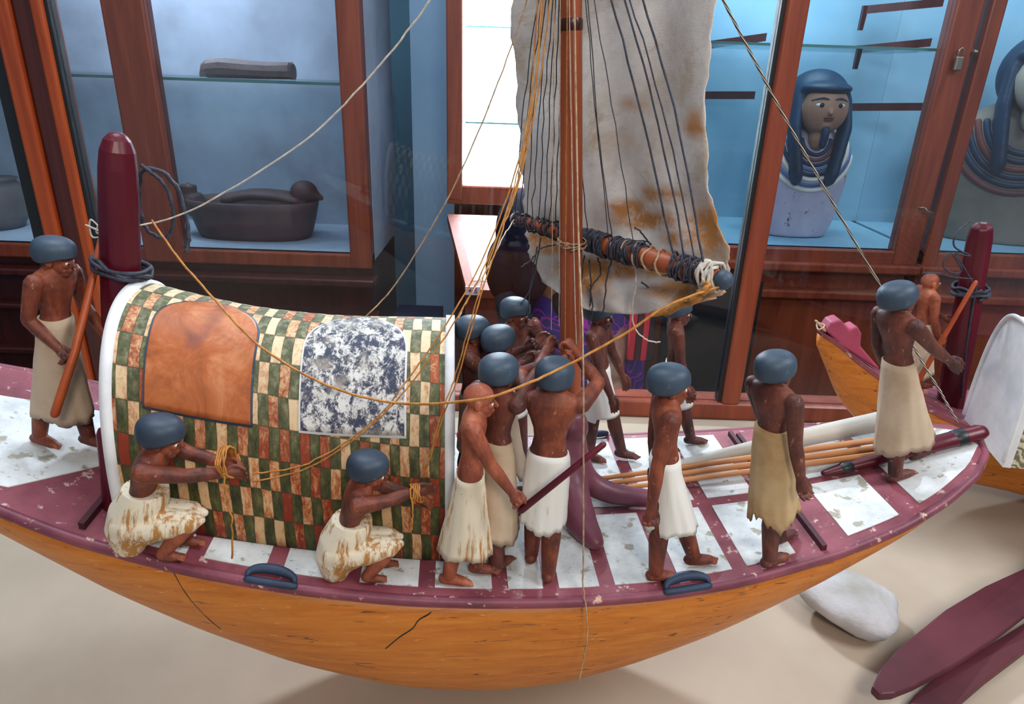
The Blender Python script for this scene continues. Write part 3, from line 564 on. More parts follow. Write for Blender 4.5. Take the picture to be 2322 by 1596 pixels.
# hull : shell under the gunwale board
V = []; F = []; nt = 33
for s in SS:
    w = hw(s)-.003; d = smoothT(DD, s, .03)
    for j in range(nt):
        th = PI*j/(nt-1); V.append(Wb(s, -w*math.cos(th), -.012-d*math.sin(th)**.95))
for i in range(len(SS)-1):
    for j in range(nt-1): F.append((i*nt+j, i*nt+j+1, (i+1)*nt+j+1, (i+1)*nt+j))
    F.append((i*nt+nt-1, i*nt, (i+1)*nt, (i+1)*nt+nt-1))
F.append(tuple(range(nt))); F.append(tuple((len(SS)-1)*nt+j for j in range(nt)))
obj('hull', V, F, 'hull', B)
from mathutils.bvhtree import BVHTree
_b = BVHTree.FromPolygons([tuple(v) for v in V], [tuple(f) for f in F])
def onhull(px, py):
    d = ray(px, py); h = _b.ray_cast(Vector(CAM), Vector(d)); return np.array(h[0]) if h[0] is not None else Yp(px, py, .66)
for pp, rr in (([(988, 1366), (975, 1390), (950, 1405), (935, 1425), (905, 1445), (875, 1470)], .0009), ([(395, 1300), (425, 1350), (470, 1400), (500, 1425)], .0006)):
    mb = tube(MB(), spline([onhull(*q) for q in pp], 5), rr, 5); obj('crack', mb.V, mb.F, 'rubber', B)
# deck board with maroon paint
def slab(name, s_list, t0f, t1f, z0, z1, mat, parent, nt=9, smooth=False):
    V = []; F = []; n = len(s_list)
    for zz in (z1, z0):
        for s in s_list:
            a, b = t0f(s), t1f(s)
            for j in range(nt): V.append(Wb(s, a+(b-a)*j/(nt-1), zz))
    K = n*nt
    for i in range(n-1):
        for j in range(nt-1):
            a = i*nt+j; F.append((a, a+1, a+nt+1, a+nt)); F.append((K+a, K+a+nt, K+a+nt+1, K+a+1))
        a = i*nt; F.append((a, a+nt, K+a+nt, K+a)); a = i*nt+nt-1; F.append((a, K+a, K+a+nt, a+nt))
    for j in range(nt-1):
        F.append((j, K+j, K+j+1, j+1)); a = (n-1)*nt+j; F.append((a, a+1, K+a+1, K+a))
    return obj(name, V, F, mat, parent, smooth=smooth)
slab('deck_board', SS, lambda s: -hw(s), lambda s: hw(s), -.012, 0.0, 'maroon', B)
# raised outer lip
for sg in (-1, 1):
    pts = [Wb(s, sg*(hw(s)-.003), -.005) for s in SS]; mb = tube(MB(), pts, .0062, 8, flat=(1, 1)); obj('gunwale', mb.V, mb.F, 'maroon_edge', B)
# white panels
def panel(s0, s1, t0, t1, cut=False):
    sl = list(np.linspace(s0, s1, max(6, int((s1-s0)/.012))))
    e = .019
    lo = (lambda s: max(t0, -hw(s)+e)) if t0 < 0 else (lambda s: min(t0, hw(s)-e)); hi = (lambda s: min(t1, hw(s)-e)) if t1 > 0 else (lambda s: max(t1, -hw(s)+e))
    sl = [s for s in sl if hi(s)-lo(s) > .002]
    if len(sl) > 2: slab('white_deck_panel', sl, lo, hi, -.002, .0011, 'deck', B, smooth=False)
bars = [-.50, -.43, -.345, -.26, -.175, -.09, -.03, .037, .115, .201, .285]
for a, b in zip(bars[:-1], bars[1:]):
    panel(a+.0095, b-.0095, -.2, -.034); panel(a+.0095, b-.0095, -.016, .2)
panel(.348, .423, -.2, -.020); panel(.350, .440, -.006, .2); panel(.456, .585, -.2, -.002); panel(.458, .585, .006, .2)
sl = list(np.linspace(-.80, -.575, 26)); slab('white_deck_panel', sl, lambda s: -hw(s)+.030+max(0, (s+.64))*1.5, lambda s: float(np.interp(s, [-.80, -.66, -.57], [.02, .065, .085])), -.002, .0011, 'deck', B)
# hatch recess edges : thin dark steps across the deck at both ends
def step(s0, ta, tb_, h=.008, w=.006):
    o = slab('hatch_edge', [s0-w/2, s0+w/2], lambda s: ta, lambda s: tb_, -.002, h, 'maroon_dark', B, nt=12); return o
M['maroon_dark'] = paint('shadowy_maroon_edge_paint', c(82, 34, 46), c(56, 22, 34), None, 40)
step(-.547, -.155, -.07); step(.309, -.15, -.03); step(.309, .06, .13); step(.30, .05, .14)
# blue cleats on the gunwale
def cleat(px, py, half=.034):
    s, t_ = deck(px, py); sg = -1 if t_ < 0 else 1; P = []
    for a in np.linspace(0, PI, 15): 
        ss = s+half*math.cos(a); P.append(Wb(ss, sg*(hw(ss)-.004-.009*math.sin(a)), .004+.004*math.sin(a)))
    mb = tube(MB(), P, [.003+.0028*math.sin(a) for a in np.linspace(0, PI, 15)], 10)
    P2 = [Wb(s+half*q, sg*(hw(s+half*q)-.001), -.001) for q in np.linspace(-1, 1, 9)]; tube(mb, P2, .0045, 8)
    obj('blue_cleat', mb.V, mb.F, 'cleat', B)
M['cleat'] = paint('dark_blue_paint', c(44, 62, 88), c(26, 36, 54), c(120, 120, 116), 40, chips=.7)
cleat(615, 1318, .025); cleat(1553, 1320, .026); cleat(1352, 990, .018)
M['maroon_mauve'] = paint('mauve_brown_paint', c(118, 66, 82), c(88, 44, 58), c(170, 140, 150), 30, rough=.4, chips=.72)
# mast knee (step) on the deck
t_k = thing('mast_step', 'maroon two-legged bracket on the deck holding the mast foot', 'mast step', Wb(.012, 0))
mb = MB()
def T2(P, r):
    q = spline(P, 6); tube(mb, q, list(np.interp(np.linspace(0, 1, len(q)), np.linspace(0, 1, len(r)), r)), 14)
T2([Wb(.008, -.004, .118), Wb(.006, -.014, .085), Wb(.010, -.034, .048), Wb(.020, -.072, .022), Wb(.034, -.106, .013)], [.018, .020, .026, .022, .012])
T2([Wb(.016, .002, .118), Wb(.024, .0, .075), Wb(.040, -.008, .040), Wb(.075, -.016, .022), Wb(.125, -.022, .016)], [.016, .017, .017, .015, .011])
T2([Wb(.006, .004, .118), Wb(-.004, .012, .07), Wb(-.01, .03, .035), Wb(-.012, .055, .018)], [.016, .017, .019, .013])
tube(mb, [Wb(.012, -.002, .116), Wb(.012, -.002, .126)], [.024, .024], 18)
V, F = remesh(mb, .0028, 5); V[:, 2] = np.maximum(V[:, 2], .2865); obj('bracket', V, F, 'maroon_mauve', t_k)
# mast
mtop = onT(1293, -60, .0); mdir = None
mbase = Wb(.012, -.001, .125); mt2 = np.array([mbase[0]-.002, mbase[1]+.0, 1.35]); mt2[0] = mbase[0]+(onT(1296, 50, 0.)[0]-mbase[0])*(1.35-mbase[2])/(onT(1296, 50, 0.)[2]-mbase[2])
MT = lambda z: mbase+(mt2-mbase)*(z-mbase[2])/(mt2[2]-mbase[2])
mb = tube(MB(), [MT(z) for z in (mbase[2]+.014, .5, .7, .9, 1.1, 1.35)], [.0125, .0135, .0135, .0115, .010, .009], 20)
t = thing('mast', 'tall round red-brown wooden mast standing amidships', 'mast', mbase); obj('pole', mb.V, mb.F, 'wood_mast', t)
mb = tube(MB(), [MT(.888), MT(.896)], .0125, 20); obj('collar', mb.V, mb.F, 'cab_dark', t)

HS = [(-.52, .235), (-.46, .235), (-.4, .235), (-.34, .24), (-.28, .245), (-.21, .255), (-.145, .26)]
def CA(s, th, off=0.):
    H = smoothT(HS, s, .03)+off; w = .13+off; cth, si = math.cos(th), math.sin(th)
    return Wb(s, -w*math.copysign(abs(cth)**.85, cth), H*abs(si)**.85+.0018)
K = thing('deck_canopy', 'arched deck canopy painted in green and cream checks with two round-topped panels', 'canopy', Wb(-.33, 0))
def shell(name, sl, ths, off0, off1, mat, parent, uv=False):
    V = []; F = []; A = len(sl); Bn = len(ths); UVs = []
    for off in (off1, off0):
        for s in sl:
            acc = 0; prev = None
            for th in ths:
                p = CA(s, th, off); acc += 0 if prev is None else np.linalg.norm(p-prev); prev = p; V.append(p); UVs.append((s+1, acc))
    Kk = A*Bn
    for i in range(A-1):
        for j in range(Bn-1):
            a = i*Bn+j; F.append((a, a+1, a+Bn+1, a+Bn)); F.append((Kk+a, Kk+a+Bn, Kk+a+Bn+1, Kk+a+1))
        a = i*Bn; F.append((a, a+Bn, Kk+a+Bn, Kk+a)); a += Bn-1; F.append((a, Kk+a, Kk+a+Bn, a+Bn))
    for j in range(Bn-1): F.append((j, Kk+j, Kk+j+1, j+1)); a = (A-1)*Bn+j; F.append((a, a+1, Kk+a+1, Kk+a))
    o = obj(name, V, F, mat, parent)
    if uv:
        me = o.data; ul = me.uv_layers.new(name='UVMap')
        for lp in me.loops: ul.data[lp.index].uv = UVs[lp.vertex_index]
    return o
thl = list(np.linspace(0, PI, 90))
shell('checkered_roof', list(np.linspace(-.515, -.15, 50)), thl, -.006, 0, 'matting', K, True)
for s0, s1 in ((-.522, -.511), (-.154, -.143)): shell('white_end_rim', [s0, (s0+s1)/2, s1], thl, -.010, .0035, 'white', K)
def archpanel(name, s0, s1, th0, th_side, th1, mat, border):
    for off, mt, gs, nm in ((.0012, border, .0022, 'panel_border'), (.0020, mat, 0, name)):
        V = []; F = []; ns = 26; nh = 26; sc = (s0+s1)/2; hf = (s1-s0)/2+gs
        for i in range(ns+1):
            q = -1+2*i/ns; q = math.sin(q*PI/2); top = th_side+(th1-th_side)*math.sqrt(max(0, 1-q*q))+gs*6
            for j in range(nh+1): V.append(CA(sc+hf*q, th0-gs*6+(top-th0+gs*6)*j/nh, off))
        n0 = len(V)
        for i in range(ns+1):
            q = math.sin((-1+2*i/ns)*PI/2); top = th_side+(th1-th_side)*math.sqrt(max(0, 1-q*q))+gs*6
            for j in range(nh+1): V.append(CA(sc+hf*q, th0-gs*6+(top-th0+gs*6)*j/nh, -.001))
        for i in range(ns):
            for j in range(nh):
                a = i*(nh+1)+j; F.append((a, a+1, a+nh+2, a+nh+1)); F.append((n0+a, n0+a+nh+1, n0+a+nh+2, n0+a+1))
            for j in (0, nh): a = i*(nh+1)+j; F.append((a, a+nh+1, n0+a+nh+1, n0+a))
        for i in (0, ns):
            for j in range(nh): a = i*(nh+1)+j; F.append((a, a+1, n0+a+1, n0+a))
        obj(nm, V, F, mt, K)
archpanel('brown_round_topped_panel', -.478, -.369, .60, 1.22, 1.60, 'panel_brown', 'hair')
archpanel('mottled_round_topped_panel', -.315, -.200, .60, 1.18, 1.62, 'panel_spot', 'white')
# inner end post of canopy (maroon) by the left rim
mb = tube(MB(), [Wb(-.537, -.112, .0), Wb(-.533, -.108, .05), Wb(-.530, -.104, .095)], [.008, .008, .0085], 12); tag(obj('canopy_peg', mb.V, mb.F, 'maroon_post'), 'short maroon peg at the rear corner of the canopy', 'post')
# ------------------------------------------------------------------ steering post
pb = Wb(-.575, .02); ptop = np.array([*(C0+av*-.515+nv*.02), .768])
def PST(k): return pb+(ptop-pb)*k
mb = MB(); pr = [(0, .024), (.1, .024), (.5, .0235), (.8, .0225), (.9, .0215), (.95, .0195), (.98, .015), (1.0, .008)]
tube(mb, [PST(k) for k, r in pr], [r for k, r in pr], 8, caps=False)
o = obj('steering_post', mb.V, mb.F, 'maroon_post', smooth=False); bevel(o, .004, 3); tag(o, 'tall maroon steering post with rounded top behind the canopy', 'post')
# rope lashing on post
def coil(cen, axis, r, turns, pitch, rr, mat, name, label, jit=.002, parent=None, sx=1., cat='rope', group=None):
    x, y = frame(np.asarray(axis, float)); ax = np.asarray(axis, float)/np.linalg.norm(axis); P = []
    for i in range(int(turns*14)+1):
        a = 2*PI*i/14; P.append(cen+x*math.cos(a)*r*sx+y*math.sin(a)*r+ax*(pitch*i/14)+rng.normal(0, jit, 3))
    mb = tube(MB(), spline(P, 2), rr, 6); o = obj(name, mb.V, mb.F, mat, parent)
    if parent is None: tag(o, label, cat, group)
    return o
pax = ptop-pb
zf = lambda k: PST(k)
coil(zf(.60), pax+[.1, 0, .02], .030, 3.3, .003, .0026, 'rope_dark', 'dark_rope_lashing', 'thick dark rope loops around the steering post', .002)
c1 = Yp(338, 470, .84); P = [c1+[.0, 0, .05], c1+[.022, .0, .03], c1+[.030, .0, 0], c1+[.018, 0, -.035], c1+[-.005, 0, -.03], c1+[-.012, .0, 0], c1+[0, .005, .045], c1+[.03, .01, .03], c1+[.04, .01, -.02], c1+[.038, 0, -.055]]
rope('dark_rope_coil', 'dark rope coil hanging on the right side of the steering post', P, .0026, 'rope_dark', wob=.0008)
c2 = Yp(232, 522, .80)
P = [c2+rng.normal(0, .012, 3)*[1, .4, .8] for i in range(14)]
P += [Yp(260, 520, .79), Yp(310, 512, .79), Yp(345, 505, .80)]
rope('white_cord_tangle', 'tangled white cord tying the oar top to the steering post', P, .0010, 'rope_white')

# ================================================================== FIGURES
def norm(v): v = np.asarray(v, float); return v/(np.linalg.norm(v)+1e-12)
def hand(mb, w, d, side, curl=.6, thumb=1, sc=1.):
    """w wrist, d forearm direction, side = across-palm direction, palm normal = d x side"""
    d = norm(d); side = norm(side-d*(np.dot(side, d))); nrm = np.cross(d, side)
    L = .052*sc
    tube(mb, [w-d*.012, w+d*.015, w+d*L*.95], [.017*sc, .022*sc, .026*sc], 12, flat=None)
    for i in range(4):
        k = (i-1.5); lo = (.046, .052, .049, .040)[i]*sc
        b = w+d*(L-.004)+side*k*.0145*sc; a = 0; P = [b-d*.014]; cur = b
        P.append(cur)
        for q, fr in enumerate((.42, .33, .25)):
            a += curl*(.8, 1.1, .9)[q]*(1+.06*k); v = d*math.cos(a)+nrm*math.sin(a)+side*k*.05; cur = cur+norm(v)*lo*fr; P.append(cur)
        tube(mb, P, [.0085*sc, .0085*sc, .0080*sc, .0074*sc, .0062*sc], 8)
    tb = w+d*.018+side*thumb*.020*sc
    tube(mb, [tb-d*.01, tb+d*.012+side*thumb*.010, tb+d*.034+side*thumb*.012+nrm*.010, tb+d*.050+side*thumb*.004+nrm*.016*(1+curl*.4)], [.010*sc, .0098*sc, .009*sc, .0068*sc], 8)
def ik(S, T, pole, L1=.165, L2=.155):
    d = T-S; L = np.linalg.norm(d); u = d/L
    if L > (L1+L2)*.995: L1, L2 = L*L1/(L1+L2)*1.003, L*L2/(L1+L2)*1.003
    a = (L1*L1-L2*L2+L*L)/(2*L); h = math.sqrt(max(0, L1*L1-a*a)); pole = np.asarray(pole, float); pv = pole-u*(pole@u); pv = norm(pv)
    return S+u*a+pv*h
def figure(name, label, pos, H, heading, arms, hair='cap', skinm='skin', kilt=('short', 'kilt_white'), stride=(.10, -.08), pose='stand', head_yaw=0, group=None, hcurl=(.7, .7), lean=0., slim=1., headx=None, waist=.60, hem=None):
    hd = math.radians(heading); R = np.array([[math.cos(hd), -math.sin(hd), 0], [math.sin(hd), math.cos(hd), 0], [0, 0, 1]])
    pos = np.asarray(pos, float); kneel = pose == 'kneel'
    if headx:
        t_ = tiltfor(pos, H, headx, .59 if kneel else .93)-lean*.43*math.cos(hd)
        Rt = np.array(Matrix.Rotation(t_, 3, Vector((nv[0], nv[1], 0)))); R = Rt@R
    root = thing(name, label, 'figurine', pos, group, hd); root.rotation_euler = Matrix(R.tolist()).to_euler()
    toL = lambda p: (R.T@(np.asarray(p)-pos))/H
    mb = MB(); dz = -.378 if kneel else 0.
    lx = lambda z: lean*(z-.5)  # forward lean
    secs = [(.49, .060, .088), (.53, .060, .086), (.58, .050, .072), (.62, .044, .064), (.66, .047, .070), (.70, .053, .086), (.74, .058, .104), (.77, .054, .112), (.792, .044, .102), (.806, .036, .07), (.818, .031, .04)]
    KZ = 1.07
    secs = [(z*KZ, a, b) for z, a, b in secs]
    loft(mb, [((lx(z), 0, z+dz), a*slim, b) for z, a, b in secs], 24, p=2.3)
    tube(mb, [(lx(.79), 0, .82+dz), (lx(.84)+.004, 0, .86+dz)], [.030, .028], 12)
    # head
    yaw = math.radians(head_yaw); Rh = np.array([[math.cos(yaw), -math.sin(yaw), 0], [math.sin(yaw), math.cos(yaw), 0], [0, 0, 1]])
    hc = np.array([lx(.9)+.014, 0, .905+dz]); HP = lambda *v: hc+Rh@np.array(v)
    ell(mb, HP(-.004, 0, .018), (.064, .054, .056), Rh, 18, 12); ell(mb, HP(.016, 0, -.022), (.046, .042, .046), Rh); ell(mb, HP(.032, 0, -.056), (.024, .026, .018), Rh)
    tube(mb, [HP(.054, 0, .012), HP(.073, 0, -.018)], [.006, .0105], 8); ell(mb, HP(.058, 0, -.037), (.010, .019, .0052), Rh); ell(mb, HP(.056, 0, -.046), (.010, .016, .0050), Rh)
    for sg in (-1, 1):
        ell(mb, HP(-.002, sg*.056, -.004), (.015, .008, .022), Rh); ell(mb, HP(.046, sg*.024, -.012), (.016, .014, .014), Rh)
    # arms
    for k, sg in ((0, 1), (1, -1)):
        A = arms[k]
        S = np.array([lx(.8), sg*.110, .768*KZ+dz]); T = toL(A['w']) if 'w' in A else np.array(A['l'], float)
        if 'l' in A: T = T*[1, 1, KZ]+[0, 0, dz]
        pole = np.array(A.get('pole', (-.4, sg*.5, -.6)), float); E_ = ik(S, T, pole, A.get('L1', .170), A.get('L2', .160)); d = norm(T-E_)
        ell(mb, S+[0, -sg*.004, .0], (.038, .035, .037)); tube(mb, [(lx(.8), sg*.02, .820+dz), (lx(.8), sg*.07, .820+dz), S], [.026, .028, .033], 12, flat=(1, 1)); tube(mb, [S, S+(E_-S)*.5, E_], [.038, .034, .028], 12); tube(mb, [E_, E_+(T-E_)*.35, T], [.028, .029, .020], 12)
        side = np.array(A.get('side', (1, 0, 0)), float); hand(mb, T, d, side, A.get('curl', .6), A.get('thumb', 1))
    # legs
    if not kneel:
        for k, sg in ((0, 1), (1, -1)):
            fx = stride[k]; hip = np.array([0, sg*.038, .545]); kn = np.array([fx*.50+.004, sg*.040, .295]); an = np.array([fx*.97, sg*.044, .040])
            tube(mb, [hip, hip+(kn-hip)*.5, kn, kn+(an-kn)*.35+[-.006, 0, 0], an], [.050, .046, .040, .042, .031], 14)
            tube(mb, [an+[-.022, 0, -.018], an+[.02, 0, -.018], an+[.07, sg*.004, -.025], an+[.098, sg*.006, -.029]], [.024, .026, .021, .012], 12, flat=(1.15, 1))
            tube(mb, [an, an+[.05, 0, -.022]], [.025, .015], 10)
            for q in range(5): tube(mb, [an+[.085, sg*(.016-.0085*q), -.031], an+[.112-.004*q, sg*(.018-.0085*q), -.0325]], [.0058, .0052], 6)
    else:
        hp = .155
        for sg, kn, an in ((1, (.225, .035, .185), (.185, .045, .038)), (-1, (.205, -.04, .165), (.13, -.05, .036))):
            hip = np.array([.0, sg*.045, hp]); kn = np.array(kn); an = np.array(an)
            tube(mb, [hip, hip+(kn-hip)*.5, kn], [.050, .046, .036], 14); tube(mb, [kn, kn+(an-kn)*.4, an], [.034, .034, .025], 14)
            fd = np.array([.07, 0, -.010])
            tube(mb, [an, an+fd*.5+[0, 0, -.006], an+fd], [.026, .022, .012], 10)
            for q in range(5): tube(mb, [an+fd*.9+[0, .016-.008*q, 0], an+fd*1.18+[0, .017-.0085*q, -.002]], [.0058, .005], 6)
    V, F = remesh(mb, .0040, 3, .45)
    if pos[1] < 1.1:
        Wv = pos+(V*H)@R.T; ss = (Wv[:, :2]-C0)@av; root.location.z += float(np.clip(.0014-np.min(Wv[:, 2]-.285-.28*ss*ss), -.012, .02))
    body = obj('body', V*H, F, skinm, root, local=True)
    # eyes (painted discs with outline) as children of the body
    for sg in (-1, 1):
        e = ell(MB(), HP(.0565, sg*.0245, -.003), (.0052, .0105, .0052), Rh@np.array([[math.cos(sg*.38), -math.sin(sg*.38), 0], [math.sin(sg*.38), math.cos(sg*.38), 0], [0, 0, 1]])); eo = obj('eye', np.array(e.V)*H, e.F, 'eyewhite', root, local=True)
        e = ell(MB(), HP(.0612, sg*.0250, -.003), (.0030, .0048, .0050), Rh); obj('pupil', np.array(e.V)*H, e.F, 'black', eo, local=True)
        e = tube(MB(), spline([HP(.061, sg*.008, .012), HP(.059, sg*.026, .016), HP(.046, sg*.043, .010)], 4), .0012, 6); obj('eyebrow', np.array(e.V)*H, e.F, 'black', root, local=True)
    # hair
    if hair == 'cap':
        def fn(v):
            q = np.array([v[0]/.087, v[1]/.077, v[2]/.066]); r2 = math.hypot(q[0], q[1]); f = (r2**2.7+abs(q[2])**2.7)**(-1/2.7); v = v*f
            x = v[0]; zc = -.036+.028*max(0, min(1, (x+.015)/.07))**1.2
            if v[2] < zc: k = min(1, (zc-v[2])/.05); v = np.array([v[0]*(1-.10*k), v[1]*(1-.10*k), zc-.002*k])
            return v
        e = ell(MB(), (0, 0, 0), (.087, .077, .066), None, 44, 40, fn); Vv = (np.array(e.V)@Rh.T+hc+Rh@np.array([-.008, 0, .031]))*H
        obj('hair', Vv, e.F, 'hair', root, local=True)
    # kilt
    kind, kmat = kilt[:2]
    if not kneel:
        hem = hem or {'short': .29, 'mid': .25, 'long': .16, 'ragged': .23}[kind]; f0, f1 = max(stride), min(stride)
        ks = []; n = 14; wst = waist; flare = {'short': .004, 'mid': .004, 'long': .022, 'ragged': .012}[kind]
        for i in range(n):
            q = i/(n-1); z = wst+(hem-wst)*q; lq = max(0, (.545-z)/.505); x0, x1 = f1*lq, f0*lq; lr = .054-.012*lq if z < .56 else 0
            bx = float(np.interp(z, [q_[0] for q_ in secs], [q_[1] for q_ in secs]))*slim; by = float(np.interp(z, [q_[0] for q_ in secs], [q_[2] for q_ in secs]))
            rx = max((x1-x0)/2+lr+.006, .056*slim+.010*math.sin(min(1, q*2)*PI/2)+(.004 if z > .6 else 0))+flare*q; ry = .078+.018*math.sin(min(1, q*2.2)*PI/2)+flare*.5*q
            rx = max(rx, bx+.005); ry = max(ry, by+.005) if z > .5 else ry; cxk = (x0+x1)/2+(lx(z) if z > .5 else lx(.5))
            ks.append(((cxk, 0, z), rx, ry))
        ph = rng.rand()*6
        if kind == 'short': wob = lambda k, a: .012*math.sin(3*a+ph)*k/n
        else: wob = lambda k, a: (k/n)*(.035*math.sin(6*a+ph+k*.12)+.022*math.sin(13*a+ph*2-k*.2))+.008*math.sin(9*a+k*1.7)
        inner = [((ce[0], 0, ce[2]+(.006 if i == 0 else 0)), rx-.008, ry-.008) for i, (ce, rx, ry) in enumerate(ks[-3:][::-1])]
        allk = ks+inner
        mbk = MB(); loft(mbk, allk, 56, wob=lambda k, a: wob(min(k, 2*n-1-k) if k >= n else k, a))
        Vk = np.array(mbk.V)
        if kind != 'short':
            ang = np.arctan2(Vk[:, 1], Vk[:, 0]); w = np.clip((hem+.10-Vk[:, 2])/.10, 0, 1); amp = .055 if kind == 'ragged' else .018
            Vk[:, 2] += w*amp*(np.sin(ang*3+ph)*.6+np.sin(ang*11+ph*3)*.3+np.sin(ang*23+ph)*.18)
        else:
            w = np.clip((hem+.08-Vk[:, 2])/.08, 0, 1); Vk[:, 2] += w*(-.03*(Vk[:, 0] < (f0+f1)/4)*1.0+.02)
        obj('kilt', Vk*H, mbk.F, kmat, root, local=True)
    else:
        mbk = MB()
        tube(mbk, [(.050, 0, .290), (.038, 0, .25), (.010, 0, .18), (-.008, 0, .10), (-.004, 0, .035)], [.086, .092, .096, .088, .066], 20)
        for q in (-1, 1): tube(mbk, [(0, .030*q, .155), (.12, .034*q, .165), (.225, .030*q, .185), (.258, .024*q, .192)], [.078, .064, .044, .018], 16)
        tube(mbk, [(.0, .0, .09), (.08, .0, .115), (.16, 0, .15)], [.078, .056, .036], 14)
        Vk, Fk = remesh(mbk, .006, 5); Vk[:, 2] = np.clip(Vk[:, 2], .006, .302)
        obj('kilt', Vk*H, Fk, kmat, root, local=True)
    return root
def foot(px, py, dz=.0026): s, t_ = deck(px, py); return Wb(s, t_, dz)
HUP = (0, 0, 1)
DOWN = lambda sg: dict(l=(.02, sg*.150, .455), pole=(-1, 0, 0), side=(1, 0, 0), curl=.35*sg*0+.25, thumb=1)
# A helmsman
pA = foot(140, 1012); wA = onT(172, 792, -.055)
figure('helmsman_figure', 'model man in a long linen kilt holding the oar beside the steering post', pA, .262, -8, [dict(l=(.13, .14, .50), pole=(-.6, .3, -.6), side=(1, 0, 0), curl=.4), dict(w=wA+[-.020, 0, -.003], pole=(-.9, -.2, -.5), side=(0, 0, 1), curl=1.0)], kilt=('long', 'linen'), stride=(.11, -.07), skinm='skin', headx=122, waist=.64, head_yaw=12)
a0, a1 = wA+(Yp(233, 540, .83)-wA)*1.0, None
pt = Yp(233, 530, .79); mid = wA; low = Yp(124, 938, mid[1]-.03)
mb = tube(MB(), [low, mid+(low-mid)*.02+[0, 0, 0], pt], [.0050, .0046, .0038], 12); tag(obj('oar_shaft', mb.V, mb.F, 'wood_oar'), 'orange-brown pole held by the helmsman, tied to the steering post', 'oar')
# B, C kneeling
pB = foot(296, 1242); tB1 = Wb(0, 0); hB = onT(500, 1052, -.158)
figure('kneeling_rope_hauler', 'kneeling model man at the canopy rear, cord looped round his stretched wrists', pB, .272, 10, [dict(w=onT(508, 1040, -.146), L1=.12, L2=.11, pole=(0, .3, -1), side=(0, 0, 1), curl=.35), dict(w=onT(506, 1062, -.162), L1=.12, L2=.11, pole=(0, -.3, -1), side=(0, 0, 1), curl=.5)], kilt=('short', 'kilt_worn'), pose='kneel', lean=.20, headx=337)
pC = foot(762, 1304); 
figure('kneeling_rope_hauler', 'kneeling model man by the canopy front with yellow cord on his right wrist', pC, .262, 12, [dict(w=onT(938, 1118, -.140), L1=.12, L2=.11, pole=(0, .3, -1), side=(0, 0, 1), curl=.35), dict(w=onT(936, 1112, -.166), L1=.12, L2=.11, pole=(0, -.3, -1), side=(0, 0, 1), curl=.3)], kilt=('short', 'kilt_worn'), pose='kneel', lean=.20, headx=814)
# D bald
pD = foot(1048, 1312); hD = onT(1190, 1132, -.165)
figure('bald_overseer_figure', 'bald model man in a long worn kilt pointing a maroon stick downward', pD, .257, 0, [dict(l=(.05, .14, .50), pole=(-1, 0, 0), curl=.4), dict(w=onT(1160, 1116, -.186), pole=(-.5, -.4, -.8), side=(0, 0, 1), curl=1.1)], hair='bald', skinm='skin_orange', kilt=('long', 'kilt_worn'), stride=(.07, -.06), slim=.95, headx=1080, waist=.56)
e0 = onT(1200, 1142, -.190); e1 = onT(1368, 1008, -.188); dd = norm(e1-e0); mb = tube(MB(), [e0-dd*.012, e1], [.0042, .0034], 10); tag(obj('pointing_stick', mb.V, mb.F, 'maroon_post'), 'thin maroon stick in the right hand of the bald figure', 'stick')
# E, F at the mast
pE = foot(1122, 1275); 
figure('rope_hauling_figure', 'model man in long linen kilt reaching his right arm high toward the mast', pE, .272, 48, [dict(w=Wz(-.075, -.05, .49), pole=(0, .5, -1), curl=.9), dict(w=onT(1240, 790, -.055), pole=(.3, -1, .5), side=(0, 0, 1), curl=.9)], kilt=('long', 'linen'), skinm='skin_dark', stride=(.04, -.04), headx=1128, waist=.63)
pF = foot(1222, 1296)
figure('rope_hauling_figure', 'model man seen from behind in a white kilt, arm straight up right of the mast', pF, .276, 82, [dict(w=onT(1264, 822, -.100), pole=(-.2, 1, -.5), curl=.9), dict(w=onT(1306, 800, -.085), pole=(.2, -.9, -.4), curl=.9)], kilt=('mid', 'kilt_white'), stride=(.06, -.05), head_yaw=-12, headx=1258)
# G, H, I
pG = Wb(*deck(1160, 1046), .0026)
figure('rope_hauling_figure', 'model man facing the viewer behind the mast ropes, both hands raised to his chin', pG, .262, -34, [dict(w=onT(1220, 748, .085), pole=(0, .6, -.8), side=(0, 0, 1), curl=.8), dict(w=onT(1218, 778, .06), pole=(0, -.6, -.8), side=(0, 0, 1), curl=.5)], kilt=('short', 'kilt_white'), skinm='skin_dark', stride=(.05, -.05), headx=1166)
pH = Wb(*deck(1072, 1118), .0026)
figure('rope_hauling_figure', 'model man half hidden behind the front corner of the canopy', pH, .262, 0, [dict(w=onT(1195, 790, .03), pole=(0, .3, -1), side=(0, 0, 1), curl=.8), dict(w=onT(1190, 822, .0), pole=(0, -.3, -1), side=(0, 0, 1), curl=.8)], kilt=('short', 'linen'), skinm='skin_dark', stride=(.05, -.05), headx=1068)
pI = Wb(*deck(1152, 1150), .0026)
figure('rope_hauling_figure', 'model man mostly hidden behind the tall linen-kilted one, short ragged kilt', pI, .264, 40, [dict(w=onT(1228, 800, .01), pole=(0, .5, -1), side=(0, 0, 1), curl=.9), dict(w=onT(1222, 828, -.03), pole=(.2, -.8, -.7), side=(0, 0, 1), curl=.9)], kilt=('ragged', 'linen'), skinm='skin_dark', stride=(.06, -.05), headx=1128)
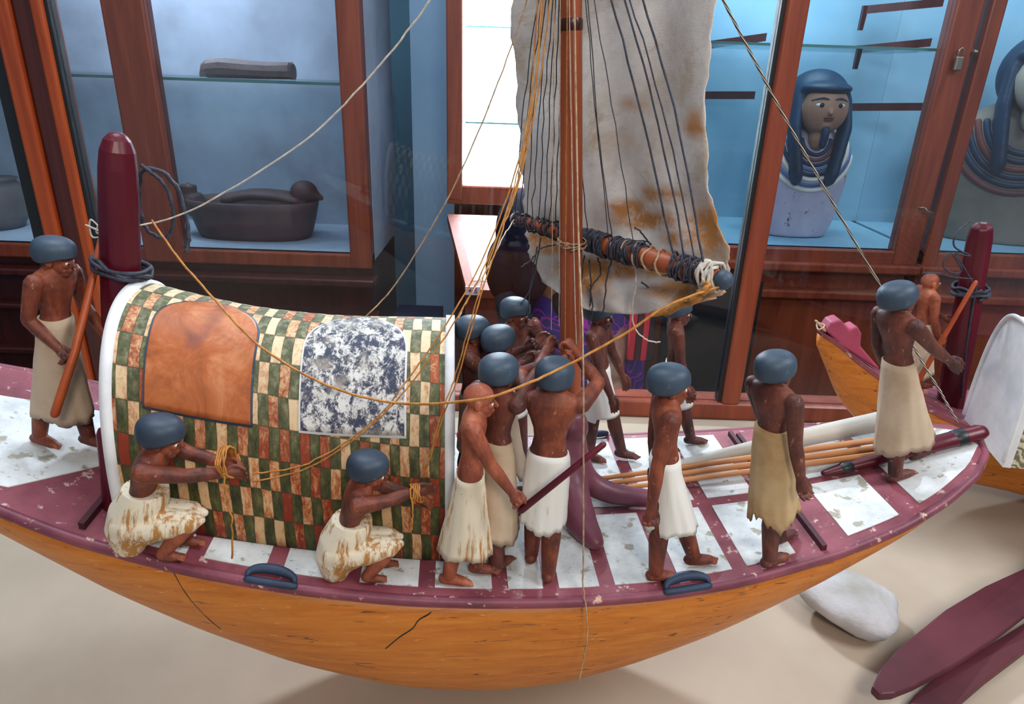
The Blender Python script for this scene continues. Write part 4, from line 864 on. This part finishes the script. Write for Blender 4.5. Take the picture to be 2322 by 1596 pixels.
# J, K
figure('striding_figure', 'striding model man right of the mast, arms down, short white kilt', foot(1362, 1040), .258, -24, [dict(l=(.10, .13, .47), pole=(-1, 0, 0), curl=.3), dict(l=(.11, -.13, .46), pole=(-1, 0, 0), curl=.3)], kilt=('short', 'kilt_white'), skinm='skin_dark', stride=(.12, -.06), headx=1355)
figure('striding_figure', 'striding model man under the sail corner near the far gunwale', foot(1522, 1018), .248, -4, [dict(l=(.03, .13, .45), pole=(-1, 0, 0), curl=.3), dict(l=(.06, -.145, .46), pole=(-1, 0, 0), curl=.3)], kilt=('short', 'kilt_white'), skinm='skin_dark', stride=(.13, -.07), slim=.85, headx=1533)
# L, M
figure('striding_figure', 'model man in a knee-length white kilt in front of the oar bundle, fist lowered', foot(1502, 1300), .273, 0, [dict(l=(-.02, .13, .45), pole=(-1, 0, 0), curl=.4), dict(l=(-.085, -.172, .435), pole=(-1, -.3, 0), curl=1.0)], kilt=('mid', 'kilt_white'), stride=(.15, -.04), skinm='skin', headx=1512)
figure('striding_figure', 'model man in a torn tan linen kilt standing near the right hatch', foot(1742, 1264), .273, 26, [dict(l=(.13, .12, .47), pole=(-1, 0, 0), curl=.4), dict(l=(.015, -.145, .455), pole=(-1, 0, 0), curl=.5)], kilt=('ragged', 'linen_tan'), stride=(.11, -.04), skinm='skin_dark', headx=1755, waist=.67)
# N
pN = foot(2045, 1070)
figure('lookout_figure', 'model man at the bow in a long linen kilt with one arm stretched forward', pN, .279, 14, [dict(l=(.05, .15, .47), pole=(-1, 0, 0), curl=.2), dict(w=onT(2152, 818, -.05), L1=.12, L2=.11, pole=(-.1, -.2, -1), side=(0, 0, 1), curl=.15)], kilt=('long', 'linen'), skinm='skin_dark', stride=(.12, -.08), headx=2032, waist=.62)

# ------------------------------------------------------------------ oars and poles on deck
def stick(label, a, b, r0, r1, mat, nm='pole', cat='pole', mid=None, rm=None, group=None, n=12, flat=None):
    P = [a]+([mid] if mid is not None else [])+[b]; rr = [r0]+([rm] if rm else [])+[r1]
    if mid is not None: P = spline(P, 6); rr = list(np.interp(np.linspace(0, 1, len(P)), np.linspace(0, 1, len(rr)), rr))
    mb = tube(MB(), P, rr, n, flat=flat); o = obj(nm, mb.V, mb.F, mat); tag(o, label, cat, group); return o
def dk(px, py, dz): s, t_ = deck(px, py); return Wb(s, t_, dz)
stick('thick pale grey pole lying along the deck centre', dk(1490, 1084, .012), dk(1985, 985, .022), .007, .015, 'wood_pale', mid=dk(1740, 1036, .021), rm=.013)
stick('orange-brown deck pole lying against the thick pale pole', dk(1335, 1102, .010), dk(2010, 1018, .018), .0035, .005, 'wood_tan', 'oar_pole')
stick('orange-brown deck pole lying second from the pale pole', dk(1335, 1112, .008), dk(2010, 1034, .016), .0035, .005, 'wood_tan', 'oar_pole')
stick('orange-brown deck pole lying nearest the viewer of the bundle', dk(1337, 1124, .006), dk(2012, 1046, .014), .0035, .0045, 'wood_tan', 'oar_pole')
t = thing('bow_pole', 'maroon tapered pole with dark bands lying across the bow', 'pole', dk(2040, 1050, .012))
a = dk(1866, 1086, .010); b = dk(2212, 1000, .014)
mb = tube(MB(), [a+(b-a)*q for q in (0, .1, .4, .7, 1)], [.005, .008, .010, .013, .013], 12, flat=(1, .8)); obj('shaft', mb.V, mb.F, 'maroon_post', t)
for q0, q1, r in ((.12, .17, .0092), (.85, .9, .0136)):
    mb = tube(MB(), [a+(b-a)*q0, a+(b-a)*q1], r, 12, flat=(1, .85)); obj('dark_band', mb.V, mb.F, 'rubber', t)

# ------------------------------------------------------------------ lower yard and sail
YL = np.array([-.003, .95, .655]); YR = np.array([.212, .672, .655]); yd = norm(YR-YL); yn = norm([-yd[1], yd[0], 0])  # yn points away from the viewer (+x,+y)
if yn[1] < 0: yn = -yn
t = thing('lower_yard', 'dark-wrapped wooden yard along the foot of the sail', 'yard', YL)
def YD(q): return YL+(YR-YL)*q
# keep it behind the mast: shift so the gap at the mast is small
mb = tube(MB(), [YD(0), YD(.3), YD(.6), YD(.97)], [.006, .0095, .0115, .0105], 16); obj('spar', mb.V, mb.F, 'wood_mast', t)
mb = ell(MB(), YD(1.0), (.0105, .0105, .0105)); obj('dark_tip', mb.V, mb.F, 'black_tip' if 'black_tip' in M else 'hair', t)
def wrap(q0, q1, turns, mat, r=.0135, rr=.0014, jit=.0010, nm='wrapping'):
    P = []; x, y = frame(yd); k = int(turns*10)
    for i in range(k+1):
        a = 2*PI*i/10; q = q0+(q1-q0)*i/k; R_ = (.006+.0055*min(1, q/.6))+rr+.0004; P.append(YD(q)+x*math.cos(a)*R_+y*math.sin(a)*R_+rng.normal(0, jit, 3))
    mb = tube(MB(), spline(P, 2), rr, 5); obj(nm, mb.V, mb.F, mat, t)
wrap(.0, .11, 9, 'rope_dark', jit=.0022); wrap(.12, .32, 12, 'rope_dark', jit=.0018); wrap(.40, .53, 16, 'rope_dark', rr=.0016); wrap(.56, .70, 14, 'rope_dark'); wrap(.55, .80, 5, 'rope_beige'); wrap(.82, .93, 11, 'rope_dark', jit=.0016)
wrap(.93, .985, 9, 'rope_white', rr=.0018, jit=.0018, nm='white_wrapping'); wrap(.0, .02, 3, 'rope_white', nm='white_wrapping')
# sail grid : rows given by left and right picture positions and distance behind the yard
def plane_pt(px, py, off):
    d = ray(px, py); p0 = YL+yn*off; k = ((p0-CAM)@yn)/(d@yn); return CAM+d*k
rows = [ # (xl,yl, xr,yr, off, bulge)
 (1150, -260, 1640, -300, .03, .02), (1156, -60, 1625, -80, .03, .02), (1160, 60, 1615, 60, .028, .02), (1172, 220, 1600, 200, .026, .018), (1178, 330, 1602, 380, .024, .014), (1186, 430, 1618, 480, .024, .010), (1192, 500, 1648, 560, .023, .006), (1196, 545, 1652, 610, .022, .004), (1204, 585, 1645, 652, .019, .004), (1235, 640, 1630, 672, .008, .0), (1300, 690, 1600, 676, .002, .0)]
V = []; nu = 64; stain = []
R2 = spline([np.array([*r]) for r in rows], 6)
for iv, r in enumerate(R2):
    vq = iv/(len(R2)-1)
    for iu in range(nu+1):
        q = iu/nu; px = r[0]+(r[2]-r[0])*q; py = r[1]+(r[3]-r[1])*q
        sag = 0
        if vq > .7: sag = (vq-.7)/.3*52*math.sin(PI*q)**.8*(1 if vq < 1 else 1)
        if iu in (0, nu): px += 3.5*math.sin(iv*.9)+2*math.sin(iv*2.3)
        wob = .004*math.sin(q*9+vq*5)+.003*math.sin(q*21-vq*9)+.002*math.sin(vq*30+q*6)
        V.append(plane_pt(px, py+sag*.55, r[4]+r[5]*math.sin(PI*q)+wob))
        st = 0
        def blob(cx, cy, rx, ry): return max(0, 1-((px-cx)/rx)**2-((py+sag*.55-cy)/ry)**2)
        P_ = [(1610, 520, 60, 80), (1470, 500, 110, 26), (1420, 470, 60, 22), (1545, 540, 60, 22), (1400, 610, 200, 30), (1560, 660, 110, 34), (1250, 560, 60, 25), (1575, 285, 30, 40), (1440, 245, 60, 16), (1500, 440, 60, 20), (1230, 540, 50, 22), (1345, 640, 50, 40)]
        stain.append(min(1, sum(1.3*blob(*b_) for b_ in P_)))
nr = len(R2); F = [(i*(nu+1)+j, i*(nu+1)+j+1, (i+1)*(nu+1)+j+1, (i+1)*(nu+1)+j) for i in range(nr-1) for j in range(nu)]
so = obj('sail', V, F, 'sail'); tag(so, 'worn cream linen sail with orange-brown stains hanging behind the mast', 'sail')
ca = so.data.color_attributes.new('stain', 'FLOAT_COLOR', 'POINT')
for i, s_ in enumerate(stain): ca.data[i].color = (s_, s_, s_, 1)
sm = so.modifiers.new('thick', 'SOLIDIFY'); sm.thickness = .0016; sm.offset = 1
# twisted hem of the sail tied to the yard tip
P = [plane_pt(1480, 712, -.006), plane_pt(1560, 690, -.010), plane_pt(1600, 655, -.018), YD(.97)-yn*.012+[0, 0, -.006]]
rope('sail_hem_cord', 'ochre twisted cloth edge tied up to the yard tip', P, .004, 'rope_orange', wob=.0015)
# mast/yard lashing
coil(MT(.652), (0, 0, 1), .0165, 4, .002, .0009, 'rope_beige', 'mast_lashing', 'beige cord lashing the yard to the mast', .0012, sx=1.3)
# ------------------------------------------------------------------ rigging
G1 = 'dark ropes from the mast to the left half of the yard'; G2 = 'dark ropes from above to the right half of the yard'
ORD = ['first', 'second', 'third', 'fourth', 'fifth', 'sixth', 'seventh', 'eighth', 'ninth']
def YY(q, dz=.010): return YD(q)+np.array([0, 0, dz])-yn*.006
for i, (xt, q, xb) in enumerate([(1236, .03, 0), (1243, .06, 0), (1248, .10, 0), (1254, .135, 0), (1259, .17, 0), (1264, .205, 0), (1268, .235, 0), (1270, .27, 0), (1272, .30, 0)]):
    a = onT(xt+4, -120, .02); b = YY(q, .006); mid = (a+b)/2+np.array([-.006+.001*i, -.012, 0])
    rope('dark_rigging_rope', 'thin dark rope tied to the left arm of the yard, '+ORD[i]+' from its outer end', [a, mid, b], .0007, 'rope_dark', G1, .0007)
for i, (xt, q, r) in enumerate([(1322, .44, .0013), (1316, .415, .0012), (1325, .56, .0012), (1318, .545, .0011), (1328, .66, .0011), (1352, .83, .0022), (1384, .875, .0020), (1390, .91, .0016), (1418, .94, .0022)]):
    a = onT(xt, -120, .0); b = YY(q, .009); mid = (a+b)/2+np.array([.002*(i-4), -.008, 0])
    rope('dark_rigging_rope', 'dark rope over the sail front, '+ORD[i]+' counting from the mast toward the yard tip', [a, mid, b], r*.52, 'rope_dark', G2, .0006)
# loose ends under the yard
for i, (pts) in enumerate([[(1226, 540), (1208, 640), (1182, 690)], [(1218, 560), (1208, 620), (1200, 680), (1196, 735)], [(1325, 580), (1318, 640), (1312, 760)], [(1336, 590), (1340, 640), (1338, 690), (1336, 720)], [(1355, 585), (1362, 620), (1340, 655), (1344, 700), (1336, 735)], [(1388, 585), (1375, 640), (1368, 720)], [(1445, 600), (1440, 660), (1434, 700), (1440, 745), (1470, 772), (1496, 775)], [(1395, 548), (1430, 545), (1472, 550), (1478, 572)], [(1440, 515), (1460, 535), (1478, 560)], [(1455, 640), (1470, 652)], [(1258, 555), (1225, 565), (1205, 590), (1182, 605)]]):
    q = np.clip((pts[0][0]-1165)/470, 0, 1); yy = YD(q)[1]-.016
    rope('loose_rope_end', ['thin dark rope end curling out under the left arm of the yard', 'thin grey rope end dropping from the left yard to the raised hands', 'dark rope end just right of the mast below the yard', 'dark rope end with a knot above the grey-haired head', 'looped dark rope end below the dark wrapping', 'slanting dark rope end below the yard, right of the loop', 'long pale blue-grey cord drooping from mid yard to a far figure', 'stiff dark rope end standing out over the yard', 'short dark rope end above the middle of the yard', 'very short dark rope end on the sail belly', 'frayed dark rope end left of the mast'][i], [Yp(x, y, yy-.01*k/3) for k, (x, y) in enumerate(pts)], .0010, 'rope_dark' if i != 6 else 'rope_white', None, .0004)
# light cords
TOPM = lambda dx=0, dz=0, t_=-.012: onT(1285+dx, -140, t_)
rope('stay_rope', 'long white cord from the steering post up to the mast top', [Yp(348, 506, .80), Yp(460, 464, .80), Yp(690, 320, .80), Yp(860, 150, .80), Yp(975, 0, .80), Yp(1080, -160, .80)], .0011, 'rope_white', None, .0003)
rope('stay_rope', 'beige cord from the canopy top up past the white case to the mast top', [Yp(826, 722, .83), Yp(900, 640, .83), Yp(1020, 440, .82), Yp(1118, 215, .81), Yp(1195, 0, .81), Yp(1236, -140, .81)], .0010, 'rope_beige', None, .0003)
YB = .655
rope('hauling_rope', 'upper yellow cord from the mast to the rear kneeling man', [Yp(573, 1074, YB-.01), Yp(700, 1050, YB-.005), Yp(840, 960, YB), Yp(925, 860, YB+.01), Yp(1040, 690, .70), Yp(1115, 540, .73), Yp(1180, 350, .76), Yp(1206, 190, .790), Yp(1226, -140, .808)], .0009, 'rope_orange', None, .0003)
rope('hauling_rope', 'lower yellow cord from the mast to the rear kneeling man', [Yp(573, 1092, YB-.01), Yp(700, 1060, YB-.005), Yp(830, 975, YB), Yp(935, 865, YB+.01), Yp(1052, 695, .70), Yp(1128, 535, .73), Yp(1176, 400, .76), Yp(1214, 195, .785), Yp(1243, -140, .794)], .0009, 'rope_orange', None, .0003)
rope('hauling_rope', 'yellow cord from the mast down to the front kneeling man', [Yp(962, 1080, YB-.005), Yp(1010, 930, YB), Yp(1040, 850, YB+.01), Yp(1090, 670, .675), Yp(1140, 520, .713), Yp(1180, 400, .742), Yp(1224, 190, .765), Yp(1262, -140, .777)], .0009, 'rope_orange', None, .0003)
rope('hauling_rope', 'yellow cord just left of the one ending at the front kneeling man', [Yp(958, 1082, YB-.006), Yp(1004, 930, YB), Yp(1033, 850, YB+.01), Yp(1078, 690, .664), Yp(1130, 530, .700), Yp(1172, 400, .728), Yp(1212, 200, .750), Yp(1236, -140, .762)], .0008, 'rope_orange', None, .0003)
rope('sheet_rope', 'thin white cord from the left yard tip down to the canopy corner', [YD(0)+[0, -.008, 0], Yp(1140, 540, .85), Yp(1105, 610, .78), Yp(1060, 680, .74), Yp(1040, 720, .72)], .0009, 'rope_white', None, .0003)
Pq = [Yp(345, 500, .79), Yp(400, 580, .77), Yp(470, 660, .74), Yp(590, 785, .70), Yp(740, 872, .67), Yp(900, 914, .65), Yp(1080, 906, .605), Yp(1180, 876, .61), Yp(1290, 826, .63), Yp(1420, 755, .645), Yp(1520, 690, .65), YD(.975)+[0, -.013, -.006]]
rope('brace_rope', 'long sagging orange cord from the steering post to the right yard tip', Pq, .0014, 'rope_orange', None, .0002)
rope('forestay_rope', 'black and white twisted cord from above down to the bow', [Yp(1560, -160, .86), Yp(1640, 0, .87), Yp(1765, 240, .88), Yp(1900, 480, .90), Yp(2000, 655, .93), Yp(2080, 800, .94), dk(2170, 960, .003)], .0016, 'rope_twist', None, .0003)
GM = 'cords running down the mast'
for i, (x0, x1, y1, tt, mt) in enumerate([(1258, 1250, 748, -.04, 'rope_beige'), (1270, 1268, 740, -.03, 'rope_beige'), (1286, 1281, 830, -.04, 'rope_orange'), (1288, 1307, 785, -.05, 'rope_white'), (1300, 1316, 775, -.04, 'rope_beige')]):
    rope('halyard', ['beige cord beside the left edge of the mast down to the raised fist', 'beige cord running down the left side of the mast', 'orange cord running down the middle of the mast', 'white cord down the right side of the mast to the raised hand', 'beige cord down the right edge of the mast'][i], [onT(x0, -140, -.018), onT(x0+(x1-x0)*.45, 350, -.02), onT(x1, y1, tt)], .0006, mt, None, .0002)
rope('hanging_cord', 'long beige cord hanging from the mast over the near gunwale', [onT(1300, -140, -.02), onT(1311, 480, -.09), onT(1322, 800, -.192), onT(1323, 1100, -.197), onT(1322, 1330, -.198)], .0010, 'rope_beige', None, .0002)
rope('frayed_rope', 'frayed beige cord end dangling down the side of the hull', [onT(1322, 1325, -.195), onT(1332, 1420, -.206), onT(1326, 1480, -.207), onT(1312, 1545, -.206)], .0009, 'rope_beige', None, .0003)
rope('frayed_rope', 'short beige cord hanging at the bow tip', [Wb(.60, .0, .004), Wb(.607, -.004, -.02), Wb(.604, -.008, -.06), Wb(.598, -.01, -.085)], .0016, 'rope_beige', None, .0008)
# wrist loops
for (px, py, tt, n_, lab) in ((505, 1048, -.155, 5, 'yellow cord loops around the rear kneeling man wrists'), (934, 1118, -.164, 5, 'yellow cord loops on the front kneeling man wrist')):
    cc = onT(px, py, tt); coil(cc, (1, 0, .1), .0098 if px > 900 else .016, n_, .0022, .0011, 'rope_orange', 'wrist_cord', lab, .0006)
rope('dangling_cord', 'yellow cord end dangling below the rear kneeling man wrists', [onT(508, 1072, -.172), onT(512, 1120, -.174), onT(526, 1180, -.172), onT(526, 1265, -.168)], .0011, 'rope_orange', None, .0006)
rope('dangling_cord', 'yellow cord end dangling below the front kneeling man wrist', [onT(934, 1130, -.176), onT(936, 1160, -.176), onT(934, 1200, -.176)], .0010, 'rope_orange', None, .0005)

# ================================================================== THE SECOND BOAT
# the second boat, moored behind
B2 = thing('model_boat', 'second orange model boat behind, its upturned stern beside the bow lookout', 'model boat', (1.2, 1.28, 0))
st2 = [(.612, .386, .028, .012), (.64, .372, .062, .026), (.68, .343, .098, .042), (.74, .305, .120, .060), (.82, .262, .138, .082), (.92, .228, .148, .107), (1.05, .205, .150, .135), (1.2, .195, .170, .16), (1.4, .19, .18, .175), (1.7, .19, .18, .17)]
S2 = spline([np.array(q) for q in st2], 5); V = []; F = []; nt = 25
for (x, zt, d, w) in S2:
    for j in range(nt): th = PI*j/(nt-1); V.append((x, 1.28-w*math.cos(th), zt-.006-d*math.sin(th)))
for i in range(len(S2)-1):
    for j in range(nt-1): F.append((i*nt+j, i*nt+j+1, (i+1)*nt+j+1, (i+1)*nt+j))
    F.append((i*nt+nt-1, i*nt, (i+1)*nt, (i+1)*nt+nt-1))
F += [tuple(range(nt)), tuple((len(S2)-1)*nt+j for j in range(nt))]; obj('hull', V, F, 'hull', B2)
V = []; F = []
for (x, zt, d, w) in S2:
    for (y_, z_) in ((-w-.002, zt), (w+.002, zt), (w+.002, zt-.009), (-w-.002, zt-.009)): V.append((x, 1.28+y_, z_))
for i in range(len(S2)-1):
    for j in range(4): F.append((i*4+j, i*4+(j+1) % 4, (i+1)*4+(j+1) % 4, (i+1)*4+j))
F += [(0, 1, 2, 3), tuple(4*(len(S2)-1)+j for j in range(4))]; obj('deck_board', V, F, 'maroon', B2, smooth=False)
# carved maroon saddle at the stern
OP = [(1876, 742), (1890, 722), (1910, 716), (1930, 738), (1948, 731), (1958, 748), (1955, 776), (1976, 801), (2000, 828), (1984, 824), (1944, 797), (1912, 777)]
V = [Yp(x-3, y+9, 1.262) for x, y in OP]; V = V+[v+np.array([0, .036, 0]) for v in V]; k = len(OP); F = [tuple(range(k)), tuple(range(2*k-1, k-1, -1))]+[(i, (i+1) % k, k+(i+1) % k, k+i) for i in range(k)]
bevel(obj('stern_ornament', V, F, paint('rose_maroon_paint', c(164, 66, 92), c(128, 46, 70), None, 20), B2, smooth=False), .006, 3)
pt_ = Yp(1862, 738, 1.28); P = [pt_+rng.normal(0, .009, 3) for _ in range(9)]; rope('frayed_cord_tuft', 'frayed cord tuft tied to the tip of the upturned stern', P, .0016, 'rope_beige')
# steering post
a = Yp(2150, 935, 1.30); b = Yp(2228, 505, 1.26); V = []
mb = tube(MB(), [a, a+(b-a)*.5, a+(b-a)*.93, a+(b-a)*.98, b], [.027, .025, .022, .019, .009], 8, caps=False); o = obj('steering_post', mb.V, mb.F, 'maroon_post', smooth=False); bevel(o, .004, 3); tag(o, 'leaning maroon steering post of the second boat with dark ropes', 'post')
cc = a+(b-a)*.66; coil(cc, b-a, .029, 4, .004, .003, 'rope_dark', 'dark_rope_lashing', 'dark rope lashing round the leaning post of the second boat', .002)
rope('dark_rope_loop', 'tangled dark rope loops left of the leaning post', [Yp(2200, 500, 1.24), Yp(2168, 530, 1.23), Yp(2165, 560, 1.23), Yp(2200, 580, 1.23), Yp(2150, 575, 1.22), Yp(2140, 605, 1.22), Yp(2165, 620, 1.22), Yp(2180, 610, 1.22), Yp(2160, 575, 1.22), Yp(2178, 595, 1.23), Yp(2205, 640, 1.24)], .0016, 'rope_dark')
rope('dark_rope_loop', 'long thin dark rope reaching left from the leaning post', [Yp(2205, 632, 1.24), Yp(2160, 628, 1.22), Yp(2130, 620, 1.2), Yp(2095, 618, 1.2)], .0014, 'rope_dark')
rope('dark_rope_loop', 'dark rope running down the right side of the leaning post', [Yp(2215, 645, 1.24), Yp(2205, 700, 1.25), Yp(2190, 800, 1.26), Yp(2180, 900, 1.27)], .0022, 'rope_dark')
# helmsman of second boat
pO = np.array([Yp(2078, 880, 1.29)[0], 1.29, 0]); pO[2] = float(np.interp(pO[0], [q[0] for q in S2], [q[1] for q in S2]))+.0005
hO = Yp(2128, 762, 1.265)
figure('helmsman_figure', 'small bald model man on the second boat holding a thin orange oar', pO, .262, 0, [dict(l=(.18, .06, .55), pole=(0, .3, -1), side=(0, 0, 1), curl=.9), dict(w=hO, pole=(-.3, -.2, -1), side=(0, 0, 1), curl=.9)], hair='bald', skinm='skin_orange', kilt=('long', 'linen'), stride=(.05, -.05), headx=2106)
stick('thin orange oar shaft leaning on the post of the second boat', Yp(2070, 885, 1.245), Yp(2212, 640, 1.235), .0052, .004, 'wood_oar', 'oar_shaft', 'oar')
# canopy of the second boat
A_ = Yp(2192, 985, 1.40); Bb = Yp(2268, 1048, 1.16); zb_ = .229; A_[2] = zb_; Bb[2] = zb_
A_ = Zp(2190, 960, zb_+.0); Bb = Zp(2266, 1050, zb_); hz = Yp(2222, 722, (A_[1]+Bb[1])/2)[2]-zb_
CO = thing('deck_canopy', 'arched canopy of the second boat with a white end wall and hide-patterned side', 'canopy', ((A_+Bb)/2))
lat = (Bb-A_)/2; cen = (A_+Bb)/2; axd = norm(np.array([-lat[1], lat[0], 0])); 
if axd[0] < 0: axd = -axd
def ar2(k, th, o_=0.): return cen+lat*(1+o_/.12)*math.copysign(abs(math.cos(th))**.62, math.cos(th))*1.18+np.array([0, 0, (hz+o_)*abs(math.sin(th))**.72])+axd*k
ths = np.linspace(0, PI, 50)
V = [ar2(0, th) for th in ths]+[ar2(.012, th) for th in ths]; n = 50
obj('white_end_wall', V, [tuple(range(n)), tuple(range(2*n-1, n-1, -1))]+[(i, i+1, n+i+1, n+i) for i in range(n-1)]+[(n-1, 0, n, 2*n-1)], 'white', CO, smooth=False)
V = [ar2(k, th, .003*0-.004) for k in (.012, .2, .45) for th in ths]+[ar2(k, th, -.010) for k in (.012, .2, .45) for th in ths]; F = []
for L0 in (0, 3*n):
    for i in range(2):
        for j in range(n-1): a_ = L0+i*n+j; F.append((a_, a_+1, a_+n+1, a_+n))
m = N('grey_green_hatched_hide'); w = m.n('ShaderNodeTexWave', wave_type='BANDS', bands_direction='DIAGONAL'); w.inputs['Scale'].default_value = 40; w.inputs['Distortion'].default_value = 12; w.inputs['Detail'].default_value = 3; m.l(m.coord((1, 1, 1)), w.inputs[0])
mt = m.out(m.ramp(w.outputs['Fac'], [(.2, c(112, 108, 84)), (.8, c(206, 198, 176))]), .8)
obj('hide_roof', V, F, mt, CO)
V = []
P = [ar2(-.002, th) for th in np.linspace(.02, PI-.02, 50)]; mb = tube(MB(), P, .004, 8); obj('rim', mb.V, mb.F, 'white', CO)
